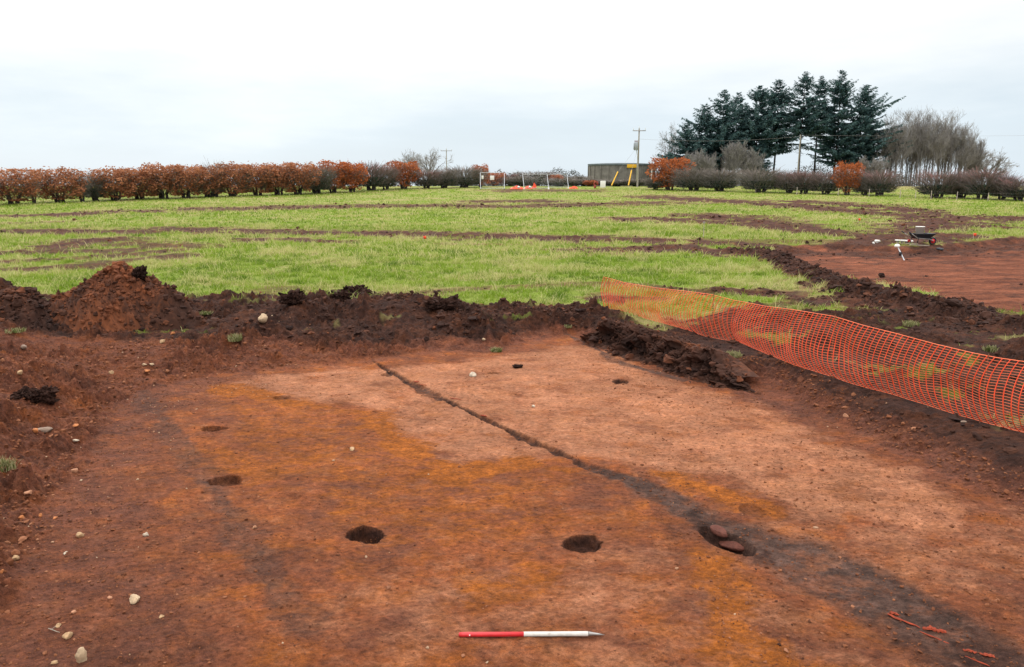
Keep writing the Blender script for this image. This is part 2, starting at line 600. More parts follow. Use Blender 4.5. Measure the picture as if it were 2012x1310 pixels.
def crest_z(lst):
    return [flat(u, v, z) for u, v, z, w in lst], [(z, w) for u, v, z, w in lst]


RIDGE_C = crest_z([(1440, 487, .42, .7), (1485, 489, .45, .8), (1535, 502, .5, .8), (1600, 534, .48, .85), (1650, 550, .50, .95), (1720, 571, .54, 1.0), (1790, 583, .56, 1.05),
                   (1868, 592, .58, 1.0), (1885, 612, .52, .9), (1950, 623, .5, .9), (2030, 633, .5, .9), (2300, 690, .55, .9)])
RIDGE_D = crest_z([(1150, 616, .42, .35), (1190, 622, .44, .30), (1280, 648, .44, .30), (1350, 668, .44, .28), (1420, 690, .44, .28), (1450, 702, .42, .2)])

HOLES = []   # x, y, radius, ellipse factor in y, depth


def hole(u, v, rpx, depth, ky=1.0, edge=0.86, shade=0.6):
    x, y = flat(u, v)
    r = rpx / (FPX / axial(y, 0))
    HOLES.append((x, y, r, ky, depth, edge, shade))


hole(714, 1050, 34, 0.20, 1.12, 0.88, 1.35)
hole(1142, 1067, 37, 0.15, 1.0, 0.82, 0.95)
hole(1477, 1001, 29, 0.035, 0.95, 0.75, 0.42)
hole(441, 947, 32, 0.13, 0.85)
hole(419, 846, 25, 0.12, 0.6)
hole(555, 781, 18, 0.10, 0.95)
hole(762, 735, 14, 0.10, 1.2)
hole(1219, 752, 15, 0.09, 1.2, 0.86, 1.0)
hole(970, 731, 14, 0.05, 0.7)

PIT = flat(1428, 1060)
DITCH_A_PX = [((735, 712), .07), ((800, 748), .09), ((838, 768), .12), ((900, 795), .075), ((960, 825), .065), ((1040, 862), .075), ((1090, 887), .075),
              ((1140, 915), .11), ((1250, 948), .17), ((1340, 990), .22), ((1400, 1035), .33), ((1500, 1068), .38), ((1620, 1112), .46),
              ((1700, 1150), .52), ((1800, 1200), .48), ((1900, 1262), .46), ((2012, 1320), .46), ((2150, 1400), .46)]
DITCH_B_PX = [((270, 765), .12), ((320, 825), .18), ((370, 890), .2), ((405, 935), .2), ((440, 990), .2), ((480, 1060), .2), ((530, 1130), .18), ((570, 1190), .2), ((600, 1222), .2)]
DITCH_C_PX = [((1110, 655), .08), ((1165, 680), .10), ((1215, 710), .13), ((1260, 725), .10), ((1345, 748), .08)]
DA = ([flat(*p) for p, w in DITCH_A_PX], [w for p, w in DITCH_A_PX])
DB = ([flat(*p) for p, w in DITCH_B_PX], [w for p, w in DITCH_B_PX])
DC = ([flat(*p) for p, w in DITCH_C_PX], [w for p, w in DITCH_C_PX])

# wheel ruts and scraped tracks across the field: measured points, half height in the photograph, strength
TRACKS = [
    ([(0, 455), (180, 455), (330, 452), (470, 453), (600, 456), (760, 458)], 4.5, .80),
    ([(760, 458), (900, 462), (1050, 466), (1200, 470), (1330, 472), (1450, 478), (1600, 487)], 4.5, .95),
    ([(110, 487), (170, 474), (215, 470), (260, 480), (390, 486)], 4.5, .72),
    ([(0, 497), (150, 495), (300, 488), (400, 482)], 3, .75), ([(0, 532), (120, 526), (250, 513), (345, 503)], 4, .75), ([(0, 514), (150, 508), (330, 492)], 3, .75), ([(100, 484), (170, 474), (220, 470)], 3.5, 1.0),
    ([(480, 471), (560, 471), (650, 474)], 3, .95), ([(870, 479), (1000, 480), (1090, 483)], 1.6, .5),
    ([(0, 425), (140, 421), (220, 416), (300, 414)], 2.0, .8), ([(380, 411), (540, 407), (700, 405), (860, 404), (1000, 405), (1100, 403), (1240, 400), (1290, 398)], 2.6, .75),
    ([(960, 396), (1060, 395)], 1.6, .8), ([(0, 440), (100, 437)], 2.5, .5), ([(1000, 374), (1150, 374)], 1.2, .7),
    ([(1280, 386), (1400, 393), (1520, 401), (1570, 404), (1640, 412), (1720, 418), (1800, 425)], 2.8, .85),
    ([(1570, 396), (1680, 402), (1790, 413), (1850, 425)], 2, .8),
    ([(1230, 430), (1300, 430), (1400, 436), (1480, 442), (1560, 451), (1660, 463), (1720, 472)], 2.8, .9),
    ([(1400, 424), (1460, 432), (1550, 444), (1650, 456), (1720, 470)], 3, .8), ([(1490, 427), (1530, 437), (1600, 450)], 3, .7),
    ([(1170, 491), (1250, 491), (1330, 486), (1380, 494), (1450, 496), (1540, 500)], 5, 1.0),
    ([(1300, 471), (1400, 471), (1500, 474), (1600, 474), (1700, 476)], 4, .55),
    ([(1690, 480), (1740, 466), (1790, 452), (1850, 437), (1930, 428), (2030, 430)], 4.6, 1.0),
    ([(1780, 430), (1860, 440), (1950, 446), (2030, 451)], 2.4, 1.0),
    ([(1690, 488), (1800, 490), (1880, 486), (1940, 481), (2030, 472)], 5, 1.0), ([(1790, 478), (1830, 472), (1870, 462)], 5, .95),
    ([(820, 579), (900, 571), (1030, 563), (1140, 560), (1190, 558)], 2.5, .55), ([(560, 571), (700, 578), (820, 583)], 5, .5),
    ([(1420, 573), (1460, 575)], 4, .8), ([(1490, 577), (1530, 579)], 6, .9), ([(1560, 590), (1650, 596), (1760, 610)], 7, .8), ([(1230, 590), (1290, 588)], 4, .6),
    ([(1196, 585), (1240, 592)], 5, .8), ([(1210, 560), (1330, 572), (1390, 575)], 3, .7),
]
TRACKS_W = []
for pl, hp, stv in TRACKS:
    P = [onfield(*p) for p in pl]
    Wd = [min(3.0, hp * (y * y + 9) / (FPX * (CAMZ - float(field_z(y))))) for x, y in P]
    TRACKS_W.append((P, Wd, stv))

# torn-up topsoil on the near side of the netting and between the two excavations
TORN = [flat(u, v, 0.35) for u, v in [(1395, 604), (1500, 594), (1640, 604), (1740, 596), (1800, 590), (2100, 630), (2600, 720), (5200, 1300), (5200, 2400), (2500, 1400), (2012, 1010), (1700, 870), (1560, 790), (1450, 740), (1330, 700), (1290, 640)]]
TORN_L = [flat(u, v, 0.45) for u, v in [(-600, 560), (330, 572), (430, 572), (500, 566), (590, 570), (680, 580), (800, 578), (880, 590), (1000, 592), (1100, 594), (1190, 600), (1260, 616), (1400, 655), (1400, 725), (1192, 700), (300, 760), (-100, 1400), (-900, 1400)]]

PALE_P = [flat(u, v) for u, v in [(455, 757), (520, 740), (640, 730), (760, 720), (880, 714), (960, 702), (1040, 690), (1130, 678), (1200, 690), (1300, 738), (1420, 775), (1520, 812), (1620, 858),
          (1700, 890), (1800, 925), (1880, 985), (1900, 1060), (1800, 1050), (1700, 1030), (1600, 1010), (1480, 970), (1380, 935), (1300, 945), (1180, 915), (1060, 905), (960, 900), (885, 925),
          (830, 880), (800, 852), (745, 838), (742, 805), (680, 797), (600, 790), (500, 780)]]
PALE_2 = [flat(u, v) for u, v in [(1150, 1070), (1300, 1060), (1480, 1130), (1600, 1220), (1700, 1330), (1150, 1330), (1000, 1250), (700, 1310), (600, 1200), (750, 1110), (1000, 1150)]]
PALE_3 = [flat(u, v) for u, v in [(1500, 980), (1750, 1010), (2100, 1010), (2100, 1260), (1900, 1220), (1700, 1130), (1500, 1050)]]
ORNG_L = [([(440, 762), (520, 783), (620, 799), (720, 815), (760, 850), (825, 888), (885, 935), (1000, 915), (1110, 925)], .30, .95),
          ([(1280, 925), (1370, 952), (1440, 985), (1490, 990)], .30, .95), ([(1400, 1100), (1420, 1180), (1450, 1250), (1560, 1330)], .28, .75),
          ([(655, 1012), (690, 1000)], .12, .9), ([(980, 1170), (1060, 1130)], .25, .6), ([(420, 870), (520, 930), (640, 900)], .4, .6)]
ORNG_L = [([flat(*p) for p in pl], w, s) for pl, w, s in ORNG_L]
ORNG_P = [flat(u, v) for u, v in [(420, 770), (620, 800), (745, 845), (870, 935), (1120, 925), (1050, 1040), (820, 1060), (640, 1020), (470, 930), (400, 850)]]
DARK_L = [flat(u, v) for u, v in [(-700, 690), (300, 735), (440, 740), (400, 790), (330, 870), (330, 960), (360, 1060), (420, 1180), (540, 1400), (-700, 1700)]]
DARK_R = [flat(u, v) for u, v in [(1330, 725), (1440, 735), (1560, 705), (2300, 920), (2300, 1090), (2012, 985), (1860, 905), (1720, 850), (1600, 815), (1480, 790), (1400, 755)]]


def terrain(x, y):
    """height and soil zones of every ground point (arrays)"""
    x = np.asarray(x, f32)
    y = np.asarray(y, f32)
    S = x.shape
    fz = field_z(y).astype(f32)
    near = (y < 52) & (y > -8) & (np.abs(x) < 45)
    z = fz + f32(0.05) * fbm(x, y, 9.0, 2, 3) * (y < 160)
    out = {k: np.zeros(S, f32) for k in 'P O G D T Gr St R sd1 sd2 rid'.split()}
    out['sd1'][:] = 9
    out['sd2'][:] = 9
    gr = np.ones(S, f32)
    # ---- wheel tracks
    band = (y > 15) & (y < 150) & (np.abs(x) < 120)
    xb, yb = x[band], y[band]
    nb = fbm(xb, yb, 1.6, 4, 21, 0.6)
    nb2 = fbm(xb, yb * 1.6, 5.0, 3, 22, 0.6)
    nb3 = fbm(xb, yb, 0.5, 2, 23, 0.6)
    tr = np.zeros(xb.shape, f32)
    for P, Wd, stv in TRACKS_W:
        px = [p[0] for p in P]
        py = [p[1] for p in P]
        mg = max(Wd) * 2.2 + 0.5
        sel = (xb > min(px) - mg) & (xb < max(px) + mg) & (yb > min(py) - mg) & (yb < max(py) + mg)
        if not sel.any():
            continue
        d, (w,) = line_d(xb[sel], yb[sel], P, Wd)
        k = d / (w * 1.45 + 0.05) + 0.55 * nb[sel] + 0.38 * nb2[sel] + 0.35 * nb3[sel]
        t = min(1.0, stv * 1.25) * sstep(1.25, 0.45, k)
        tr[sel] = np.maximum(tr[sel], t)
    trk = np.zeros(S, f32)
    trk[band] = tr
    lump = np.zeros(S, f32)
    lump[band] = np.maximum(0, nb) * tr
    # ---- the two excavations and their banks
    xn, yn, zn, fn = x[near], y[near], z[near], fz[near]
    n1 = fbm(xn, yn, 0.9, 4, 1, 0.55)
    n2 = fbm(xn, yn, 0.22, 3, 2, 0.6)
    nw = fbm(xn, yn, 2.2, 4, 5, 0.55)
    s1, w1 = poly_sd(xn, yn, TR1_P, TR1_W)
    s1n = s1 + f32(0.16) * n1 + f32(0.05) * n2
    s2, w2 = poly_sd(xn, yn, TR2_P, TR2_W)
    s2n = s2 + f32(0.15) * n1 + f32(0.05) * n2
    b1 = sstep(0, 1, s1n / w1)
    b2 = sstep(0, 1, s2n / w2)
    n3 = fbm(xn, yn * 1.5, 0.075, 2, 6, 0.6)
    zf1 = f32(0.03) * nw + f32(0.010) * n1 + f32(0.0075) * n2 + f32(0.0042) * n3 * (yn < 17)
    zz = zf1 + (zn - zf1) * b1
    zf2 = f32(0.06) + f32(0.05) * nw + f32(0.025) * n1 + f32(0.01) * n2
    zz = zz * b2 + zf2 * (1 - b2)
    rid = np.zeros(xn.shape, f32)
    for (pts, vals), amp in ((RIDGE_A, 1.0), (RIDGE_B, 0.8), (RIDGE_C, 1.0), (RIDGE_D, 1.0)):
        d, (zt, w) = line_d(xn, yn, pts, vals)
        prof = np.exp(-(d / (w * (1 + f32(0.25) * n1))) ** 2 * f32(1.1))
        hgt = np.maximum(zt - fn - 0.08, 0.05) * (1 + f32(0.35) * n1 + f32(0.25) * nw)
        zz = zz + hgt * prof * np.clip(b1 * b2 * 1.4, 0, 1)
        rid = np.maximum(rid, prof)
    sl = np.exp(-((s1 - w1 * 0.6) / (w1 * 0.9 + 0.25)) ** 2)
    torn = sstep(0.5, -0.5, poly_sd(xn, yn, TORN) + f32(0.55) * n1 + f32(0.5) * nw)
    tornl = sstep(0.35, -0.45, poly_sd(xn, yn, TORN_L) + f32(0.3) * n1 + f32(0.35) * nw)
    tornl = tornl * (s1 > -0.2)
    rough = np.clip(np.maximum(np.maximum(rid, sl * 0.75), np.maximum(torn * 0.55, tornl * 0.8)), 0, 1) * sstep(-0.15, 0.35, s1n) * sstep(-0.2, 0.3, s2n)
    rough = rough * (0.45 + 0.85 * sstep(-0.3, 0.4, fbm(xn, yn, 1.5, 3, 14)))
    rough = rough * (1 - 0.72 * sstep(2.6, 3.6, xn) * sstep(2.4, 1.2, s1n))
    nb3 = fbm(xn, yn, 0.42, 4, 9, 0.55)
    nb4 = fbm(xn, yn, 0.15, 3, 10, 0.6)
    nb5 = fbm(xn, yn, 1.1, 2, 12)
    zz = zz + rough * (f32(0.20) * np.abs(nb3) + f32(0.095) * np.abs(nb4) + f32(0.03) * n2 + f32(0.10) * nb5 - 0.03)
    # ---- archaeology cut into the floor
    flo = sstep(0.3, 0.0, s1n)
    cut = np.zeros(xn.shape, f32)
    soil = np.zeros(xn.shape, f32)
    for hx, hy, r, ky, dep, edge, shade in HOLES:
        sel = (np.abs(xn - hx) < r * 1.8) & (np.abs(yn - hy) < r * ky * 1.8)
        rr = np.sqrt(((xn[sel] - hx) / r) ** 2 + ((yn[sel] - hy) / (r * ky)) ** 2) * (1 + f32(0.12) * n1[sel] + f32(0.16) * n2[sel] + f32(0.08) * n3[sel])
        k = sstep(1.0, edge, rr)
        cut[sel] = np.maximum(cut[sel], k * dep * (1 - 0.25 * (rr / edge).clip(0, 1)))
        soil[sel] = np.maximum(soil[sel], sstep(1.12, 0.9, rr) * shade)
    # pit beside the ditch, longer than wide
    ca, sa_ = math.cos(-0.95), math.sin(-0.95)
    sel = (np.abs(xn - PIT[0]) < 1) & (np.abs(yn - PIT[1]) < 1)
    dx, dy = xn[sel] - PIT[0], yn[sel] - PIT[1]
    rr = np.sqrt(((dx * ca + dy * sa_) / 0.36) ** 2 + ((-dx * sa_ + dy * ca) / 0.17) ** 2) * (1 + 0.08 * n1[sel])
    k = sstep(1.05, 0.7, rr)
    cut[sel] = np.maximum(cut[sel], k * 0.16)
    soil[sel] = np.maximum(soil[sel], k)
    wob = f32(0.10) * n1 + f32(0.05) * n2
    dA, (wA,) = line_d(xn, yn, *DA)
    eA = (dA + wob * np.minimum(1, wA * 7) + (0.12 * nw + 0.09 * n1) * sstep(0.14, 0.3, wA)) / wA
    gA = sstep(1.35, 0.35, eA)
    slot = gA * sstep(0.16, 0.09, wA)
    cut = np.maximum(cut, 0.05 * sstep(1.0, 0.5, eA) * sstep(0.16, 0.08, wA) + 0.012 * gA)
    dB, (wB,) = line_d(xn, yn, *DB)
    gB = sstep(1.3, 0.5, (dB + 1.3 * wob) / wB)
    dC, (wC,) = line_d(xn, yn, *DC)
    gC = sstep(1.3, 0.4, (dC + 0.8 * wob) / wC)
    zz = zz - cut * flo
    # ---- soils
    fac_p = sstep(0.30, -0.30, poly_sd(xn, yn, PALE_P) + f32(0.22) * n1 + f32(0.18) * nw) * 0.95
    p2 = 0.45 * sstep(0.4, -0.5, poly_sd(xn, yn, PALE_2) + f32(0.3) * n1 + f32(0.4) * nw)
    p3 = 0.55 * sstep(0.4, -0.5, poly_sd(xn, yn, PALE_3) + f32(0.3) * n1 + f32(0.4) * nw)
    pal = np.maximum(np.maximum(fac_p, p2), p3) * (0.82 + 0.25 * n1).clip(0, 1)
    org = 0.36 * sstep(0.4, -0.5, poly_sd(xn, yn, ORNG_P) + f32(0.3) * n1 + f32(0.4) * nw)
    for pl, w, stv in ORNG_L:
        d, _ = line_d(xn, yn, pl, [w] * len(pl))
        org = np.maximum(org, stv * sstep(1.3, 0.2, d / w + 0.8 * n1 + 0.5 * nw))
    dl = sstep(0.7, -0.7, poly_sd(xn, yn, DARK_L) + f32(0.4) * n1 + f32(0.5) * nw) * 0.75
    dr = sstep(0.5, -0.4, poly_sd(xn, yn, DARK_R) + f32(0.4) * n1 + f32(0.35) * nw) * 0.9
    drk = np.maximum(np.maximum(dl, dr), (0.35 + 0.5 * nw).clip(0, 0.5) * (xn > 1.5))
    drk = np.maximum(drk, sstep(-0.5, 0.3, s1n) * (1 - 0.28 * sstep(15.9, 15.0, yn) * sstep(-1.0, -3.0, xn)))
    mot = (0.95 + 0.30 * n1 + 0.25 * n2 + 0.1 * nw).clip(0.6, 1.1)
    gre = np.maximum(np.maximum(gA * np.where(wA < 0.13, (0.75 + 0.6 * n1 + 0.5 * n2).clip(0.15, 1), 0.95), gB * 0.52), gC * 0.8) * flo * mot
    gre = np.maximum(gre, (0.55 * soil).clip(0, 1))
    tops = np.maximum(slot * 0.7, (soil * 0.8).clip(0, 1)) * flo
    tops = np.maximum(tops, gA * 0.75 * sstep(0.1, 0.6, n1 + 0.6 * n2 + 0.9 * sstep(5.9, 5.0, yn)) * flo)
    bank_t = np.where(xn > 2.4, sstep(0.15, 0.95, b1), sstep(0.03, 0.6, b1)) * (s1n < 6)
    front = 1 - 0.9 * sstep(15.7, 14.7, yn + 0.5 * nw + 0.3 * n1) * sstep(-1.0, -3.2, xn + 0.8 * nw)
    bank_t = bank_t * front.clip(0.08, 1)
    tops = np.maximum(tops, bank_t * np.maximum(tornl, np.maximum(torn, sl * 0.9)))
    tops = np.maximum(tops, np.maximum(torn, tornl * front.clip(0.08, 1)) * 0.95 * b1)
    tops = np.maximum(tops, (rid * 1.5).clip(0, 1) * b1 * b2 * front.clip(0.1, 1))
    red = (1 - b2) * 1.0
    tops = tops * np.where(s2n < 0.3, b2, 1)
    tops = np.maximum(tops, 0.5 * (1 - b2) * sstep(0.2, 0.6, nw + 0.5 * n1))
    pal = pal * flo
    org = org * flo
    g = np.minimum(b1, b2) * sstep(0.75, 0.95, np.minimum(s1n / np.maximum(w1, 0.5), s2n / np.maximum(w2, 0.5)))
    g = g * (1 - torn) * (1 - tornl) * (1 - sstep(0.12, 0.5, rid + 0.2 * n1))
    # patches of surviving turf in the torn ground
    turf = sstep(0.40, 0.75, fbm(xn, yn, 1.3, 4, 31, 0.65)) * np.maximum(torn * 0.5 * sstep(1.0, 1.7, s1n), tornl * 0.4 * (yn > 15.5)) * (rid < 0.6) * (b1 > 0.9) * (b2 > 0.9)
    g = np.maximum(g, turf)
    z[near] = zz
    for k_, a in (('P', pal), ('O', org), ('G', gre), ('D', drk), ('T', tops), ('R', red), ('sd1', s1n), ('sd2', s2n), ('rid', rid)):
        out[k_][near] = a
    gr[near] = g
    # tracks wear the grass away and leave low lumps
    gr = gr * (1 - trk)
    z = z + 0.16 * lump - 0.02 * trk
    out['T'] = np.maximum(out['T'], trk * 0.72)
    out['D'] = np.maximum(out['D'], np.where(trk > 0, 1.0, 0))
    out['D'] = np.maximum(out['D'], (y > 40).astype(f32))
    out['Gr'] = gr
    st = 0.85 * sstep(-0.1, 0.5, fbm(x, y * 1.5, 3.4, 4, 41, 0.65)) + 0.22 * sstep(0.0, 0.5, fbm(x, y, 14, 2, 43)) - 0.35 * sstep(0.0, 0.5, fbm(x, y, 6, 2, 44))
    st = np.maximum(st, 0.85 * sstep(108, 116, y) * sstep(40, 62, x))
    st = np.maximum(st, 0.7 * np.clip(1 - np.abs(trk - 0.25) * 4, 0, 1) * (trk > 0))
    out['St'] = st.astype(f32)
    return z.astype(f32), out


def build_ground():
    ys = [-60, -30, -15, -8, -4, -1, 1, 2.5, 3.5]
    y = 4.2
    while y < 21:
        ys.append(y)
        y += 0.0072 * (y / 6) ** 1.4
    while y < 130:
        ys.append(y)
        y += 0.042 * (y / 21) ** 2
    while y < 3500:
        ys.append(y)
        y *= 1.06
    ys = np.array(ys, f32)
    side = np.array([0.9, 1.0, 1.15, 1.4, 1.8, 2.5, 4.0, 8.0], f32)
    ts = np.concatenate([-side[::-1], np.linspace(-0.86, 0.86, 1280, dtype=f32), side])
    sc = np.maximum(ys + 2.5, 6.0)
    X = sc[:, None] * ts[None, :]
    Y = np.repeat(ys[:, None], len(ts), 1)
    R, C = X.shape
    z, o = terrain(X.ravel(), Y.ravel())
    xyz = np.stack([X.ravel(), Y.ravel(), z], 1).astype(f32)
    za = np.stack([o['P'], o['O'], o['G'], o['D']], 1)
    zb = np.stack([o['T'], o['Gr'], o['St'], o['R']], 1)
    i = np.arange((R - 1) * C).reshape(R - 1, C)[:, :-1].ravel()
    quads = np.stack([i, i + 1, i + C + 1, i + C], 1).astype(np.int32)
    qi = quads[:, 0]
    s1, s2 = o['sd1'][qi], o['sd2'][qi]
    bankish = (o['T'][qi] > 0.5) & (o['Gr'][qi] < 0.5) & (xyz[qi, 1] < 24.0) & (s1 < 5.5)
    cls = np.zeros(len(quads), np.int8)
    cls[bankish] = 3
    cls[s1 < 0.25] = 1
    cls[s2 < 0.15] = 2
    for k, nm in ((0, 'field'), (1, 'excavated_ground'), (2, 'trench_floor'), (3, 'earth_bank')):
        q = quads[cls == k]
        used = np.zeros(len(xyz), bool)
        used[q.ravel()] = True
        idx = np.cumsum(used) - 1
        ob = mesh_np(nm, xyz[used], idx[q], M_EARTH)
        for an, arr in (('zone_a', za), ('zone_b', zb)):
            at = ob.data.attributes.new(an, 'FLOAT_COLOR', 'POINT')
            at.data.foreach_set('color', np.clip(arr[used], 0, 1).astype(f32).ravel())
        ob['kind'] = 'structure'
    return


build_ground()


def gz(x, y):
    z, _ = terrain(np.array([x], f32), np.array([y], f32))
    return float(z[0])


def ground_at(u, v, z0=0.0):
    """ground point seen at a measured pixel, on the finished terrain"""
    dx, dy, dz = ray(u, v)
    ts = np.geomspace(4.0, 160.0, 1600)
    X, Y, Z = dx * ts, dy * ts, CAMZ + dz * ts
    zt, _ = terrain(X, Y)
    k = np.argmax(Z <= zt)
    if not (Z <= zt).any():
        k = len(ts) - 1
    return float(X[k]), float(Y[k]), float(zt[k])


# ------------------------------------------------------------ lumps, soils
def ico(sub):
    bm = bmesh.new()
    bmesh.ops.create_icosphere(bm, subdivisions=sub, radius=1.0)
    v = np.array([p.co[:] for p in bm.verts], f32)
    f = np.array([[q.index for q in p.verts] for p in bm.faces], np.int32)
    bm.free()
    return v, f


ICO = {k: ico(k) for k in (1, 2, 3, 5)}
ICO[4] = ICO[5]


def lump_variants(sub, n, amp):
    v, f = ICO[sub]
    res = []
    for _ in range(n):
        p = v.copy()
        for _k in range(8):     # planes knocked off, as broken soil has
            d = RNG.normal(size=3)
            d /= np.linalg.norm(d)
            c = RNG.uniform(0.5, 0.85)
            ex = np.maximum(p @ d - c, 0)
            p = p - ex[:, None] * d * 0.93
        for fr in (1.5, 3.3, 6.5):
            ph = RNG.uniform(0, 6.28, 3)
            k = np.sin(p[:, 0] * fr * 2 + ph[0]) * np.sin(p[:, 1] * fr * 2 + ph[1]) + np.sin(p[:, 2] * fr * 2 + ph[2]) * 0.6
            p = p * (1 + amp / fr * 1.6 * k)[:, None]
        p = p + RNG.normal(size=p.shape) * amp * 0.25
        res.append(p.astype(f32))
    return res, f


def scatter_lumps(name, P, size, tone, mat, sub=1, amp=0.22, flat_=(0.55, 0.95), sink=0.3, kind='stuff'):
    var, F = lump_variants(sub, 14, amp)
    n = len(P)
    which = RNG.integers(0, 14, n)
    a = RNG.uniform(0, 2 * np.pi, n)
    tilt = RNG.normal(0, 0.35, n)
    sc = np.stack([RNG.uniform(0.75, 1.25, n), RNG.uniform(0.75, 1.25, n), RNG.uniform(*flat_, n)], 1) * size[:, None]
    V = np.stack([var[w] for w in which]) * sc[:, None, :]
    ct, s_t = np.cos(tilt)[:, None], np.sin(tilt)[:, None]
    V = np.stack([V[..., 0], V[..., 1] * ct - V[..., 2] * s_t, V[..., 1] * s_t + V[..., 2] * ct], -1)
    ca, sa = np.cos(a)[:, None], np.sin(a)[:, None]
    V = np.stack([V[..., 0] * ca - V[..., 1] * sa, V[..., 0] * sa + V[..., 1] * ca, V[..., 2]], -1)
    base = P.copy()
    base[:, 2] += size * (0.5 - sink)
    V = V + base[:, None, :]
    nv = V.shape[1]
    Fa = (F[None] + (np.arange(n) * nv)[:, None, None]).reshape(-1, 3)
    T = np.repeat(tone, nv) + RNG.normal(0, 0.05, n * nv)
    return mesh_np(name, V.reshape(-1, 3), Fa, mat, smooth=False, tone=np.clip(T, 0, 1))


def sample(n, x0, x1, y0, y1, accept):
    x = RNG.uniform(x0, x1, n).astype(f32)
    y = RNG.uniform(y0, y1, n).astype(f32)
    z, o = terrain(x, y)
    pr = accept(x, y, o)
    m = RNG.uniform(0, 1, n) < pr
    return np.stack([x[m], y[m], z[m]], 1), {k: v[m] for k, v in o.items()}


def soils():
    # broken topsoil on the banks
    P, o = sample(190000, -13.5, 13, 6.0, 22.0, lambda x, y, o: np.where((o['T'] > 0.4) & (o['Gr'] < 0.5) & (o['sd1'] > 0.05), np.where((x > 2.6) & (o['sd1'] < 2), 0.05, (0.04 + 0.30 * o['rid'] + 0.10 * (o['sd1'] < 1.5)) * (0.3 + 1.3 * sstep(-0.2, 0.4, fbm(x, y, 1.2, 3, 15)))), 0))
    n = len(P)
    size = np.clip(np.exp(RNG.normal(-3.85, 0.66, n)), 0.010, 0.12).astype(f32)
    tone = np.clip(RNG.normal(0.36, 0.22, n) + 0.25 * (P[:, 1] < 15.5) * (P[:, 0] < 0), 0, 1)
    big = size > 0.05
    tag(scatter_lumps('soil_clods', P[~big], size[~big], tone[~big], M_CLOD, 1), kind='stuff', label='small dark crumbled topsoil on the earth banks')
    tag(scatter_lumps('turned_soil', P[big], size[big], tone[big], M_CLOD, 2, 0.26, (0.5, 0.9), 0.35), kind='stuff', label='larger dark broken lumps of topsoil along the banks')
    # second bank, farther right
    P, o = sample(45000, 5, 28, 16, 38, lambda x, y, o: np.where((o['T'] > 0.4) & (o['Gr'] < 0.5), 0.02 + 0.7 * o['rid'] ** 2, 0))
    n = len(P)
    size = np.clip(np.exp(RNG.normal(-3.2, 0.5, n)), 0.02, 0.15).astype(f32)
    tag(scatter_lumps('bank_clods', P, size, np.clip(RNG.normal(0.30, 0.2, n), 0, 1), M_CLOD, 2, 0.26, (0.5, 0.9), 0.35), kind='stuff', label='dark clods along the far trench edge')
    # track lumps in the field
    P, o = sample(60000, -60, 60, 20, 80, lambda x, y, o: np.where((o['Gr'] < 0.55) & (o['T'] > 0.3) & (o['sd2'] > 0.3), 0.12 * (y / 50), 0))
    n = len(P)
    size = np.clip(np.exp(RNG.normal(-2.9, 0.5, n)) * (P[:, 1] / 40) ** 0.5, 0.02, 0.22).astype(f32)
    tag(scatter_lumps('track_clods', P, size, np.clip(RNG.normal(0.42, 0.2, n), 0, 1), M_CLOD, 1, 0.26, (0.4, 0.8), 0.35), kind='stuff', label='clods thrown up along the wheel tracks')
    # crumbs on the cleaned floor, far more of them in the rough left and right margins
    P, o = sample(130000, -9, 9, 4.2, 15, lambda x, y, o: np.where(o['sd1'] < np.where(x < -3, 2.6, 0.6), (0.10 + 0.75 * np.maximum(o['D'], 0.6 * o['G'])) * np.where(y < 8, 0.9, 0.6), 0))
    n = len(P)
    size = np.clip(np.exp(RNG.normal(-5.0, 0.5, n)), 0.003, 0.024).astype(f32)
    size = size * np.where(o['sd1'] > 0.1, 1.9, 1.0).astype(f32)
    tone = np.clip(RNG.normal(0.42, 0.16, n) + 0.14 * o['P'] - 0.12 * o['G'], 0, 1)
    tag(scatter_lumps('soil_crumbs', P, size, tone, M_CRUMB, 1, 0.2, (0.5, 0.9), 0.3), kind='stuff', label='crumbs of soil on the cleaned ground')
    # small pale pebbles
    P, o = sample(6000, -11, 11, 4.2, 16.5, lambda x, y, o: np.where(o['Gr'] < 0.4, 0.10 + 0.7 * ((x < -4.2) & (o['sd1'] > -1.6)), 0) * (o['sd1'] < 2.6))
    n = len(P)
    size = np.clip(np.exp(RNG.normal(-4.65, 0.45, n)), 0.004, 0.026).astype(f32)
    M_PEB = tone_mat("pebbles", (0.16, 0.06, 0.03), (0.46, 0.34, 0.22), 0.85, mid=(0.6, (0.30, 0.13, 0.065)))
    tag(scatter_lumps('pebbles', P, size, np.clip(RNG.beta(1.6, 1.8, n), 0, 1), M_PEB, 2, 0.12, (0.5, 0.9), 0.25), kind='stuff', label='small pebbles strewn over the bare soil')


soils()


# ------------------------------------------------------------------- grass
def blades(P, h, wd, tone, lean):
    n = len(P)
    a = RNG.uniform(0, 2 * np.pi, n)
    la = RNG.uniform(0, 2 * np.pi, n)
    ax = np.stack([np.cos(a), np.sin(a), np.zeros(n)], 1) * wd[:, None] * 0.5
    ld = np.stack([np.cos(la), np.sin(la), np.zeros(n)], 1) * (h * lean)[:, None]
    up = np.zeros((n, 3))
    up[:, 2] = h
    m = P + up * 0.6 + ld * 0.35
    t = P + up + ld
    V = np.stack([P - ax, P + ax, m + ax * 0.7, m - ax * 0.7, t], 1)
    return V, tone


